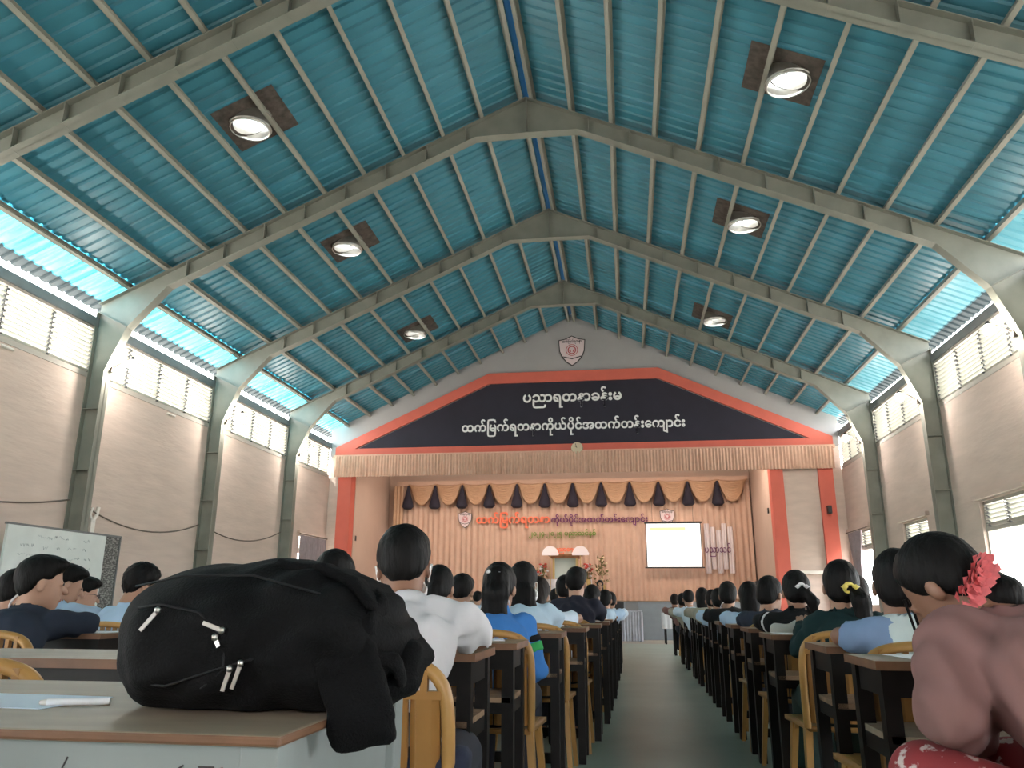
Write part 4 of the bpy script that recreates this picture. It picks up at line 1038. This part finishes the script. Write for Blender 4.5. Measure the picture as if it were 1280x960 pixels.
def chair(label, x, y, rz=0.0, group='tan plastic chairs'):
    """x, y: seat centre; the back is on the -Y side"""
    T = thing('plastic_chair', label, 'chair', (x, y, 0), rz, group)
    if not _chair:
        def part(nm, mb, ms): me = mb.mesh(nm); [me.materials.append(MATS[m]) for m in ms]; _chair.append((nm, me))
        q = MB(); n = 10; v = []          # seat: dished slab
        for i in range(n + 1):
            for j in range(n + 1):
                a, b_ = i / n * 2 - 1, j / n * 2 - 1; v.append((a * (.205 - .015 * b_ * -1), b_ * .20, .405 - .016 * (1 - a * a) * (1 - b_ * b_)))
        m = len(v); v += [(p[0], p[1], p[2] - .02) for p in v]; k = n + 1
        fs = [(i * k + j, (i + 1) * k + j, (i + 1) * k + j + 1, i * k + j + 1) for i in range(n) for j in range(n)]
        rim = [i * k for i in range(k)] + [n * k + j for j in range(1, k)] + [i * k + n for i in range(n - 1, -1, -1)] + [j for j in range(n - 1, 0, -1)]
        fs += [tuple(m + a for a in f_[::-1]) for f_ in fs] + [(rim[i], m + rim[i], m + rim[(i + 1) % len(rim)], rim[(i + 1) % len(rim)]) for i in range(len(rim))]
        q.add(v, fs, 0, True); part('seat', q, ['chair_tan'])
        by = lambda z: -.19 - .10 * (z - .40)
        q = MB()                           # hoop of the back
        hp = [(-.195, by(.40), .40), (-.20, by(.55), .55), (-.20, by(.68), .68), (-.185, by(.74), .74), (-.14, by(.772), .772), (-.06, by(.785) - .015, .785), (.06, by(.785) - .015, .785), (.14, by(.772), .772), (.185, by(.74), .74), (.20, by(.68), .68), (.20, by(.55), .55), (.195, by(.40), .40)]
        for _ in range(2):
            nh = [hp[0]]
            for a_, c_ in zip(hp, hp[1:]): nh += [tuple(a_[i] * .75 + c_[i] * .25 for i in range(3)), tuple(a_[i] * .25 + c_[i] * .75 for i in range(3))]
            hp = nh + [hp[-1]]
        q.tube(hp, .016, 8, flat=1.3); part('back_hoop', q, ['chair_light'])
        q = MB()
        for i in range(9):
            u = -.148 + i * .037; q.box(u - .008, u + .008, by(.745) - .022, by(.745) - .004, .715, .775)
        q.box(-.19, .19, by(.71) - .02, by(.71) - .002, .70, .718); part('woven_band', q, ['chair_tan'])
        for i in range(5):
            u = -.148 + i * .074; q = MB()
            q.add([(u - .034, by(.42) - .006, .42), (u - .018, by(.42) - .020, .42), (u + .018, by(.42) - .020, .42), (u + .034, by(.42) - .006, .42),
                   (u - .034, by(.705) - .006, .705), (u - .018, by(.705) - .020, .705), (u + .018, by(.705) - .020, .705), (u + .034, by(.705) - .006, .705),
                   (u - .034, by(.42) + .004, .42), (u + .034, by(.42) + .004, .42), (u - .034, by(.705) + .004, .705), (u + .034, by(.705) + .004, .705)],
                  [(0, 1, 5, 4), (1, 2, 6, 5), (2, 3, 7, 6), (8, 10, 11, 9), (0, 4, 10, 8), (3, 9, 11, 7), (0, 8, 9, 3, 2, 1), (4, 5, 6, 7, 11, 10)], 0); part('back_slat', q, ['chair_tan'])
        for sx in (-1, 1):
            for sy in (-1, 1):
                q = MB(); a = Vector((sx * .17, sy * .165, .40)); b_ = Vector((sx * .215, sy * .225, 0)); ex = Vector((sx * .03, 0, 0)); ey = Vector((0, -sy * .055, 0)); e2 = Vector((0, -sy * .03, 0))
                v = [a + ex, a, a + ey, a + ex + ey, b_ + ex * .4, b_ - ex * .4, b_ - ex * .4 + e2, b_ + ex * .4 + e2]
                q.add(v, [(0, 1, 2, 3), (4, 7, 6, 5), (0, 4, 5, 1), (1, 5, 6, 2), (2, 6, 7, 3), (3, 7, 4, 0)]); part('leg', q, ['chair_light'])
            q = MB(); q.prism([(-.16, .405), (-.15, .33), (-.08, .385), (.08, .385), (.15, .33), (.16, .405)], 'x', sx * .185 - .008, sx * .185 + .008); part('leg_arch', q, ['chair_light'])
    for nm, me in _chair: link(nm, me, T)
    return T

# ------------------------------------------------------------------ the near table, backpack and papers
T = thing('work_table', 'grey-green painted table with worn brown top in the left foreground', 'table', (0, 0, 0))
q = MB(); q.box(-.12, .945, .93, 1.48, .747, .76); q.m[2:6] = [1] * 4; q.build('table_top', ['top_grey', 'desk_edge'], T, bevel=.004)
q = MB(); q.box(-.08, .905, .945, .965, .60, .747); q.build('front_apron', 'desk_teal', T)
q = MB(); q.box(-.08, .905, 1.44, 1.46, .60, .747); q.build('back_apron', 'desk_teal', T)
for sx in (-.09, .915):
    q = MB(); q.box(sx - .010, sx + .010, .99, 1.42, .63, .747); q.build('side_apron', 'desk_teal', T)
    for yy in (.965, 1.445):
        q = MB(); q.box(sx - .024, sx + .024, yy - .024, yy + .024, 0, .747); q.build('leg', 'desk_teal', T, bevel=.003)
rnd = random.Random(4); sc_ = MB()
for (xx, zz, L_, a) in ((.66, .70, .03, 1.2), (.78, .695, .05, .6), (.84, .722, .02, 0), (.86, .715, .012, .3), (.83, .70, .015, 1.5), (.875, .705, .012, .8), (.60, .68, .09, .05), (.80, .66, .03, 1.3), (.72, .655, .02, 2.2)):
    sc_.tube([(xx, .9445, zz), (xx + L_ * .5 * math.cos(a), .9445, zz + L_ * .55 * math.sin(a)), (xx + L_ * math.cos(a), .9445, zz + L_ * math.sin(a))], .0012, 4)
o = sc_.build('scratches', 'scratch_dark', T); o['kind'] = 'stuff'
q = MB(); q.tube([(.868, .944, .722), (.872, .944, .708)], .003, 5); q.build('paint_chip', 'scratch_red', T)
q = MB(); mt = Matrix.Translation((.42, 1.17, .7603)) @ Matrix.Rotation(-.06, 4, 'Z'); q.box(-.26, .10, -.075, .075, 0, .0012, mtx=mt); tag(q.build('paper_sheet', 'paper_blue'), 'pale blue paper sheet on the foreground table', 'paper')
pn = thing('pen', 'white pen lying on the foreground table', 'pen', (.525, 1.135, .7655), .38)
q = MB(); q.tube([(-.03, 0, 0), (.055, 0, 0)], .0052, 10); q.build('barrel', 'paper_white', pn); q = MB(); q.tube([(-.04, 0, 0), (-.03, 0, 0)], [.003, .0045], 8); q.build('cap', 'conduit_white', pn)

# backpack
BP = thing('backpack', 'large black backpack lying on the foreground table', 'backpack', (.80, 1.20, .76))
O = A3(.80, 1.20, .76)
def bag_f(P):
    P = P + O
    s = smin(.05, rbox(P, A3(.775, 1.21, .845), (.165, .125, .085), .06), ell(P, A3(.80, 1.22, .865), (.195, .145, .108)),
             ell(P, A3(.715, 1.21, .855), (.115, .135, .085)), ell(P, A3(.915, 1.20, .855), (.10, .12, .085)))
    s = smin(.02, s, rbox(P, A3(.735, 1.09, .845), (.085, .03, .055), .025))
    w = .004 * np.sin(P[:, 0] * 40 + P[:, 2] * 55) + .003 * np.sin(P[:, 0] * 75 - P[:, 2] * 60 + 2 * np.sin(P[:, 1] * 30)) + .003 * np.sin((P[:, 2] * 2 - P[:, 0]) * 60)
    s = s + w * np.clip((P[:, 0] - .62) / .25, .25, 1)
    return np.maximum(s, .762 - P[:, 2])
V, Q = nets(bag_f, A3(.56, 1.02, .755) - O, A3(1.08, 1.40, 1.0) - O, .009)
BB = link('main_body', np_mesh('main_body', V, Q), BP, 'bag_black')
def ribbon(name, pts, w_, t, m, side=(0, 1, 0)):
    """padded strap: rounded slab swept along points (world)"""
    pts = [A3(*p) - O for p in pts]; sd = A3(*side)
    def f_(P):
        s = None
        for a, b_ in zip(pts, pts[1:]):
            d = b_ - a; L_ = np.linalg.norm(d); u = d / L_; sv_ = sd - u * (sd @ u); sv_ /= np.linalg.norm(sv_); nv_ = np.cross(u, sv_)
            q = P - a; tt = np.clip(q @ u, 0, L_); r = q - tt[:, None] * u
            x_ = np.maximum(np.abs(r @ sv_) - (w_ - t), 0); y_ = np.abs(r @ nv_); z_ = r @ u
            e_ = np.sqrt(x_ ** 2 + y_ ** 2 + z_ ** 2) - t; s = e_ if s is None else smin(.008, s, e_)
        return s + .0012 * np.sin(P[:, 0] * 90 + P[:, 2] * 130)
    p = np.array(pts); V, Q = nets(f_, p.min(0) - w_ - .02, p.max(0) + w_ + .02, .007); return link(name, np_mesh(name, V, Q), BP, m)
ribbon('shoulder_strap', [(.90, 1.13, .845), (.955, 1.10, .84), (.975, 1.09, .80), (.990, 1.085, .755), (.992, 1.09, .735)], .044, .014, 'bag_strap', (1, .25, .35))
ribbon('shoulder_strap', [(.93, 1.25, .89), (.99, 1.23, .875), (1.028, 1.22, .835), (1.012, 1.21, .79), (.985, 1.19, .775)], .05, .014, 'bag_strap', (0, 1, 0))
ribbon('grab_handle', [(.955, 1.20, .925), (.99, 1.15, .905), (.985, 1.11, .875), (.935, 1.095, .865)], .016, .008, 'bag_strap', (0, 0, 1))
ribbon('carry_strap', [(.83, 1.16, .962), (.90, 1.15, .955), (.955, 1.14, .935), (.985, 1.13, .90)], .022, .008, 'bag_strap', (0, 1, 0))
ribbon('buckle_strap', [(.985, 1.10, .835), (1.02, 1.12, .83), (1.03, 1.14, .80)], .012, .006, 'bag_strap', (0, 0, 1))
for pts in ([(.66, 1.066, .90), (.70, 1.054, .905), (.76, 1.052, .895), (.80, 1.056, .86), (.80, 1.06, .82), (.77, 1.06, .795)], [(.63, 1.10, .93), (.72, 1.075, .945), (.82, 1.08, .945), (.92, 1.085, .92)], [(.66, 1.075, .80), (.72, 1.056, .798), (.79, 1.058, .82), (.86, 1.07, .84), (.93, 1.085, .845)]):
    q = MB(); q.tube([tuple(A3(*p) - O) for p in pts], .0018, 6); q.build('zip_seam', 'bag_piping', BB)
def zip_pull(name, a, b_, r=.0030):
    q = MB(); a = Vector(a) - Vector(O); b_ = Vector(b_) - Vector(O); d = (b_ - a).normalized(); n_ = Vector((0, -1, 0)); s_ = d.cross(n_).normalized() * r
    t_ = n_ * .002; v = [a - s_, a + s_, b_ + s_ * .9, b_ - s_ * .9]; v += [p + t_ for p in v]
    q.add(v, [(0, 1, 2, 3), (7, 6, 5, 4), (0, 4, 5, 1), (1, 5, 6, 2), (2, 6, 7, 3), (3, 7, 4, 0)])
    q.lathe([(.001, -.005), (.0042, -.003), (.0045, .003), (.001, .005)], tuple(a + n_ * .002), 8)
    q.build(name, 'zip_metal', BB)
zip_pull('zip_pull', (.700, 1.052, .897), (.678, 1.050, .870))
zip_pull('zip_pull', (.797, 1.053, .871), (.768, 1.053, .881))
zip_pull('zip_pull', (.812, 1.056, .822), (.807, 1.050, .794))
zip_pull('zip_pull', (.827, 1.056, .829), (.820, 1.050, .797))
zip_pull('zip_pull', (.788, 1.053, .862), (.795, 1.051, .850), .003)


# ------------------------------------------------------------------ students, desks and chairs
def seat(desc, head, deskpos=None, chairpos=None, person_kw=None, label=None, hip=None, dw=.5, desk_kw=None):
    hp = hip or (((deskpos[0] * .8 + head[0] * .2) if deskpos and abs(deskpos[0] - head[0]) < .25 else head[0]), head[1] - .21)
    if deskpos: desk('brown-topped black desk used by the %s' % desc, deskpos[0], deskpos[1], dw, **(desk_kw or {}))
    cp = chairpos or ((deskpos[0] + ((-.02 if head[1] < 6 else .05) if deskpos[0] > 1.5 else (-.02 if head[1] < 6 else -.05) if deskpos[0] > .5 else 0)), head[1] - .15)
    chair('tan plastic chair under the %s' % desc, cp[0], cp[1])
    return build_person(label, hp, head, **(person_kw or {}))
K = dict
# --- left of the aisle, beside it
seat('boy in white shirt', (.652, 2.45, 1.013), (.62, 2.46), (.74, 2.06), K(shirt='cloth_white', skin='skin_b', h=.011, wr=1.5, neck=(.695, 2.35, .918), hrot=(.20, .30, -.05),
     elb=((.44, 2.56, .80), (.885, 2.52, .80)), hnd=((.55, 2.74, .80), (.80, 2.78, .80)), sw=.150, girth=1.0, extras=[ex_mask], group='students left of the aisle', shirt_len=.44),
     'boy in white shirt bent over his desk, white mask loop on ear', hip=(.72, 2.08))
desk('empty brown-topped black desk just behind the chair of the girl in bright blue jacket', .66, 3.08, .5, .33, group='wooden exam desks')
seat('girl in bright blue jacket', (.71, 4.0, .972), (.74, 4.14), (.735, 3.66), K(shirt='cloth_bluejacket', sleeve='long', hair='half', h=.014, hrot=(-.12, .30, 0), skirt=False, bottom='trouser_dark', sw=.13,
     elb=((.44, 4.10, .79), (.90, 3.93, .60)), hnd=((.62, 4.30, .80), (.86, 4.12, .56)), tail=[(0, -.085, .06), (-.005, -.115, -.02), (-.01, -.115, -.13), (-.015, -.125, -.23), (-.02, -.12, -.32)], tail_r=(.05, .056, .056, .048, .02),
     extras=[ex_stripes('cloth_black', 'cloth_brightgreen'), ex_collarline('cloth_white'), ex_tie('cloth_white', (.0, -.11, .045), .018)], collar=True, group='students left of the aisle'),
     'girl in bright blue jacket with long dark hair beside the aisle', hip=(.73, 3.66))
seat('long-haired girl ahead of the blue jacket', (.716, 4.9, 1.02), (.82, 5.0), None, K(shirt='cloth_lightblue2', hair='long', h=.018, hrot=(-.25, .2, 0), extras=[ex_mask], sw=.145, group='students left of the aisle',
     tail=[(.02, -.09, -.05), (.04, -.11, -.15), (.05, -.10, -.24)], tail_r=(.05, .045, .02)), 'long-haired girl in light blue with a mask loop, ahead of the blue jacket')
seat('brown-haired girl in pale blue', (.711, 5.7, .955), (.88, 5.82), None, K(shirt='cloth_paleblue', hair='long', hmat='hair_brown', h=.018, hrot=(-.15, .35, .1), sw=.13, group='students left of the aisle',
     elb=((.45, 5.85, .80), (.99, 5.80, .80)), hnd=((.65, 6.05, .80), (.93, 6.05, .80))), 'girl with brown-black hair in pale blue shirt leaning on her elbow')
seat('boy in dark navy shirt', (.934, 6.5, 1.055), (.92, 6.62), None, K(shirt='cloth_navyshirt', h=.017, hrot=(-.15, .15, 0), girth=1.0, sw=.145, group='students left of the aisle', skin='skin_c'), 'boy in dark navy shirt sitting tall beside the aisle')
seat('dark-haired pupil just past the navy shirt', (.784, 7.25, 1.017), (.93, 7.4), None, K(shirt='cloth_black', hair='pony', h=.025, group='students left of the aisle'), 'dark-haired pupil half hidden left of the navy-shirted boy')
seat('light blue girl past the navy shirt', (.984, 8.2, .955), (.95, 8.3), None, K(shirt='cloth_lightblue2', hair='pony', h=.025, hrot=(-.4, .2, 0), tail=[(0, -.1, 0), (0, -.12, -.1), (.02, -.1, -.2)], group='students left of the aisle'), 'girl in light blue shirt just right of the navy-shirted boy')
desk('brown-topped black desk left of the aisle, eighth from the camera', .95, 9.2, .5, group='wooden exam desks')
seat('second light blue pupil past the navy shirt', (1.06, 10.1, .935), (.96, 10.2), None, K(shirt='cloth_lightblue', hair='pony', h=.028, hrot=(-.2, .2, 0), group='students left of the aisle'), 'small pupil in light blue, second past the navy-shirted boy')
seat('last pupil left of the aisle', (1.10, 11.1, .92), (.97, 11.2), None, K(shirt='cloth_paleblue', hair='pony', h=.028, hrot=(0, .4, 0), group='students left of the aisle'), 'last pupil left of the aisle, head bowed in pale shirt')
# --- left block, further from the aisle
seat('dark head behind the backpack', (.182, 3.1, .98), (.14, 3.2), None, K(shirt='cloth_lightblue', h=.018, hrot=(.1, .35, 0), group='students in the left block', hair='pony'), 'black-haired head showing just above the backpack')
seat('dark-haired girl behind the white shirt', (.283, 4.5, .982), (.25, 4.62), None, K(shirt='cloth_black', hair='pony', h=.02, hrot=(.0, .25, 0), tail=[(0, -.1, 0), (-.03, -.13, -.1), (-.03, -.12, -.22)], group='students in the left block', extras=[ex_collarline('cloth_white')]), 'dark-haired girl just right of the white-shirted boy')
seat('boy in light blue between two girls', (.145, 5.8, .978), (.12, 5.92), None, K(shirt='cloth_lightblue2', h=.02, hrot=(0, .3, 0), group='students in the left block', sw=.18), 'short-haired boy in light blue between white shirt and blue jacket')
seat('tiny far head in the left block', (-1.275, 14.0, .965), (-1.27, 14.1), None, K(shirt='cloth_lightblue', h=.03, group='students in the left block'), 'tiny far dark head beside the blue jacket girl')
seat('small far head left of the altar', (.27, 12.0, .98), (.27, 12.1), None, K(shirt='cloth_navyjacket', h=.03, hair='pony', group='students in the left block'), 'small far dark head just left of the navy-shirted boy')
chair('empty tan plastic chair close behind the foreground table', -.05, 1.79)
desk('wide empty desk behind the foreground table at left edge', -.28, 2.03, .72, .36, top='top_grey', group='wooden exam desks')
seat('boy in dark jacket at far left', (-1.387, 3.45, .985), (-1.40, 3.52), (-1.13, 3.10), K(shirt='cloth_navyjacket', sleeve='long', h=.015, hrot=(-.75, .12, 0), girth=1.0, sw=.13, extras=[ex_collarline('cloth_white')], group='students in the left block',
     skin='skin_c'), 'boy in dark blue-grey jacket looking right in front of the whiteboard', hip=(-1.33, 3.10), dw=.6, desk_kw=K(top='top_grey'))
seat('pupil hidden left of the dark jacket', (-2.037, 4.1, .95), (-2.0, 4.2), None, K(shirt='cloth_lightblue', h=.02, hrot=(-.3, .2, 0), group='students in the left block'), 'light blue pupil half hidden left of the dark-jacketed boy')
seat('light blue boy right of the dark jacket', (-2.236, 4.75, 1.006), (-2.2, 4.9), None, K(shirt='cloth_lightblue', h=.018, hrot=(-.75, .35, 0), group='students in the left block', skin='skin_c'), 'boy in light blue looking down, right behind the dark-jacketed boy')
seat('boy in glasses with raised hands', (-2.72, 5.6, .955), (-2.62, 5.75), None, K(shirt='cloth_lightblue', h=.018, hrot=(-.85, .25, 0), extras=[ex_glasses], group='students in the left block', skin='skin_c',
     elb=((-2.95, 5.80, .80), (-2.42, 5.72, .80)), hnd=((-2.62, 5.98, .84), (-2.36, 5.90, .90))), 'boy in glasses and light blue shirt with hands raised near his face')
seat('curly-haired pupil left of the backpack', (-1.548, 4.5, .995), (-1.5, 4.66), None, K(shirt='cloth_lightblue', hair='curly', h=.018, hrot=(-.6, .3, 0), group='students in the left block', extras=[ex_glasses]), 'curly-haired pupil in light blue beside the top left of the backpack')
# --- right of the aisle, beside it
desk('dark-framed desk nearest the camera at right, used by the woman in mauve', 2.30, 2.39, .56, .30, top='top_grey', group='wooden exam desks')
chair('tan plastic chair under the woman in mauve', 2.33, 1.60, .35)
build_person('woman in mauve blouse bent far forward, pink flowers around her hair bun', (2.30, 1.64), (2.115, 2.12, .95), heading=.35, bun=(.065, -.105, -.02), hrot=(.35, .75, -.10), shirt='cloth_mauve', sleeve='long', bottom='skirt_red', skirt=True, hair='bun',
     skin='skin_b', h=.011, wr=1.1, neck=(2.225, 2.00, .885), elb=((1.985, 1.83, .70), (2.56, 1.98, .72)), hnd=((2.10, 2.02, .62), (2.40, 2.30, .78)), sw=.175, girth=1.3, collar=True, extras=[ex_flower, ex_strand], group='students right of the aisle', hips=(-.10, .0), knee_z=.55)
seat('girl in white knit vest', (2.298, 3.05, .97), (2.31, 3.12), (2.26, 2.94), K(shirt='cloth_midblue', hair='pony', h=.014, hrot=(-.25, .15, .05), extras=[ex_vest('cloth_vestwhite'), ex_tie('cloth_white', (.03, -.112, .02), .02)], sw=.13, group='students right of the aisle', skin='skin_b',
     elb=((2.10, 3.12, .795), (2.58, 3.14, .795)), hnd=((2.20, 3.34, .80), (2.40, 3.34, .80)), tail=[(.03, -.10, .02), (.08, -.13, .0), (.11, -.13, -.1), (.12, -.12, -.2)], neck=(2.33, 2.97, .865)), 'girl in white knit vest over blue shirt with a side ponytail', hip=(2.36, 2.90))
seat('girl in dark green top', (2.365, 4.1, .985), (2.30, 4.22), None, K(shirt='cloth_darkgreen', sleeve='long', bottom='skirt_green', skirt=True, hair='pony', h=.015, hrot=(-.2, .15, .05), extras=[ex_tie('clip_yellow', (.03, -.118, -.02), .02)], group='students right of the aisle', sw=.13,
     elb=((2.16, 4.12, .70), (2.60, 4.20, .80)), hnd=((2.22, 4.34, .795), (2.42, 4.36, .80)), tail=[(.03, -.115, -.02), (.045, -.145, -.06), (.05, -.14, -.16), (.055, -.13, -.26)], tail_r=(.03, .036, .034, .015)), 'girl in dark green top, ponytail tied with a yellow band')
seat('girl in black jacket with white sleeve stripes', (2.352, 5.1, .974), (2.33, 5.2), None, K(shirt='cloth_black', sleeve='long', hair='pony', h=.018, hrot=(-.1, .25, 0), extras=[ex_tie('cloth_white', (.02, -.115, .0), .02), ex_stripes('cloth_white', 'cloth_black')], group='students right of the aisle', sw=.145,
     tail=[(.02, -.11, 0), (.06, -.14, -.05), (.07, -.13, -.15)]), 'ponytailed girl in black jacket with white sleeve stripes')
seat('dark-haired pupil looking right', (2.34, 5.95, .968), (2.33, 6.05), None, K(shirt='cloth_navyjacket', h=.022, hrot=(-.7, .2, 0), hair='pony', group='students right of the aisle'), 'dark-haired pupil looking right, left of the black striped jacket')
seat('girl in light blue right of the aisle', (2.314, 6.8, .95), (2.34, 6.92), None, K(shirt='cloth_lightblue', hair='long', h=.022, hrot=(0, .25, 0), sw=.145, group='students right of the aisle', hmat='hair_black'), 'dark-haired girl in light blue shirt right of the aisle')
seat('pupil in black vest and white collar', (2.255, 7.7, .975), (2.35, 7.8), None, K(shirt='cloth_black', h=.024, hrot=(-.2, .15, 0), extras=[ex_collarline('cloth_white')], hair='pony', group='students right of the aisle'), 'pupil in black with white collar right of the aisle')
seat('pupil ahead of the black vest', (2.267, 8.6, .93), (2.37, 8.72), None, K(shirt='cloth_lightblue', h=.027, hair='pony', group='students right of the aisle'), 'light blue pupil just ahead of the black-vested one')
seat('khaki pupil right of the aisle', (2.295, 9.55, .93), (2.37, 9.66), None, K(shirt='cloth_khaki', h=.027, hair='pony', group='students right of the aisle'), 'dark head with khaki clothes, third past the light blue girl')
seat('tall far pupil right of the aisle', (2.265, 10.5, .968), (2.38, 10.6), None, K(shirt='cloth_khaki', h=.028, hair='long', group='students right of the aisle'), 'taller far pupil in khaki right of the aisle')
seat('far dark-haired pupil below the screen', (2.187, 11.8, .96), (2.38, 11.9), None, K(shirt='cloth_paleblue', h=.03, hair='short', group='students right of the aisle'), 'far dark-haired pupil directly below the screen')
seat('farthest desk pupil right of the aisle', (2.176, 12.9, .93), (2.38, 13.0), None, K(shirt='cloth_khaki', h=.03, hair='pony', group='students right of the aisle'), 'farthest dark-haired pupil at the right row of desks')
seat('blurred far pupil at the right row end', (2.169, 15.0, .94), (2.38, 15.1), None, K(shirt='cloth_mauve', h=.03, hair='pony', group='students right of the aisle', hmat='hair_brown'), 'blurred far pupil at the very end of the right row')
for k, y in enumerate((12.1, 13.0)):
    desk(('brown-topped desk at the far end of the left row', 'last brown-topped desk of the left row, nearest the stage')[k], .97, y, .5, group='wooden exam desks')
# --- right block, second column
seat('brown-haired pupil past the green top', (2.829, 5.6, .965), (2.90, 5.75), None, K(shirt='cloth_black', hair='long', hmat='hair_brown', h=.02, hrot=(-.4, .2, 0), group='students in the right block'), 'brown-haired pupil between green top and white vest')
seat('far right dark-haired pupil', (3.262, 4.6, .95), (3.2, 4.75), None, K(shirt='cloth_lightblue', hair='pony', h=.018, hrot=(-.2, .3, 0), group='students in the right block', tail=[(.02, -.1, -.02), (.06, -.12, -.06), (.1, -.11, -.1)], extras=[ex_tie('cloth_greyhood', (.02, -.11, -.01), .018)]), 'dark-haired pupil at right edge against the bright window')
# --- presenter facing the hall
chair('tan plastic chair under the presenter by the stage', .68, 19.55, PI)
build_person('presenter in white sitting by the stage and facing the hall', (.68, 19.5), (.681, 19.3, 1.30), heading=PI, hrot=(0, 0, 0), shirt='cloth_white', hair='long', h=.03, group='people at the front', neck=(.681, 19.36, 1.15), elb=((.92, 19.3, .9), (.44, 19.3, .9)), hnd=((.75, 19.15, .75), (.6, 19.15, .75)))

# --- loose things
def soft(name, label, cat, fn, lo, hi, h, m, loc=(0, 0, 0)):
    V, Q = nets(fn, lo, hi, h); o = link(name, np_mesh(name, V, Q), None, m, loc=loc); return tag(o, label, cat)
soft('hung_jacket', 'pale grey hooded jacket draped over the chair of the black jacket girl', 'jacket',
     lambda P: smin(.025, rbox(P, A3(0, -.02, -.01), (.20, .035, .030), .025), rbox(P, A3(-.13, -.045, -.05), (.075, .022, .055), .02), ell(P, A3(.05, -.03, .015), (.14, .045, .035))) + .004 * np.sin(P[:, 0] * 50 + P[:, 2] * 40), (-.26, -.12, -.14), (.26, .06, .09), .011, 'cloth_greyhood', (2.28, 4.51, .785))
hb = thing('hanging_bag', 'navy school bag hanging at the side of the white shirt boy', 'bag', (.90, 1.90, .36))
V, Q = nets(lambda P: smin(.03, rbox(P, A3(0, 0, .12), (.085, .055, .12), .04), rbox(P, A3(.02, -.03, .06), (.06, .05, .05), .03)) + .005 * np.sin(P[:, 0] * 60 + P[:, 2] * 50), (-.14, -.12, -.03), (.14, .10, .28), .01); link('bag_body', np_mesh('bag_body', V, Q), hb, 'navy_cloth')
q = MB(); q.tube([(-.05, 0, .23), (-.05, -.02, .30), (0, -.02, .33), (.03, 0, .23)], .012, 8, flat=.5); q.build('strap', 'navy_cloth', hb)
q = MB(); q.tube([(-.07, -.06, .17), (.0, -.068, .172), (.07, -.06, .19)], .004, 6); q.build('zip_line', 'zip_metal', hb)
def flat_item(name, label, cat, x, y, w_, d, t, m, rz=0.0, z=DH):
    q = MB(); mt = Matrix.Rotation(rz, 4, 'Z'); q.box(-w_ / 2, w_ / 2, -d / 2, d / 2, 0, t, mtx=mt); return tag(q.build(name, m, loc=(x, y, z + .0005)), label, cat)
flat_item('exam_paper', 'white exam paper on the desk of the woman in mauve', 'paper', 2.22, 2.56, .20, .24, .002, 'paper_white', .1)
flat_item('exam_paper', 'white exam paper on the desk of the white vest girl', 'paper', 2.24, 3.24, .18, .20, .002, 'paper_white', -.1)
flat_item('exam_paper', 'white exam paper on the empty desk behind the blue jacket', 'paper', .74, 3.30, .20, .16, .003, 'paper_white', .2)
flat_item('exam_paper', 'white paper on the desk of the green top girl', 'paper', 2.16, 4.36, .14, .2, .003, 'paper_white', .15)
flat_item('exam_paper', 'white paper on the dark jacket boy\'s desk', 'paper', -1.25, 3.68, .22, .18, .002, 'paper_white', .1)
flat_item('pencil_case', 'black pencil case on the dark jacket boy\'s desk', 'case', -1.28, 3.60, .10, .05, .028, 'plastic_black', -.05, DH + .003)
flat_item('exam_paper', 'white paper on the navy-shirted boy\'s desk', 'paper', 1.06, 6.80, .12, .22, .004, 'paper_white', .1)
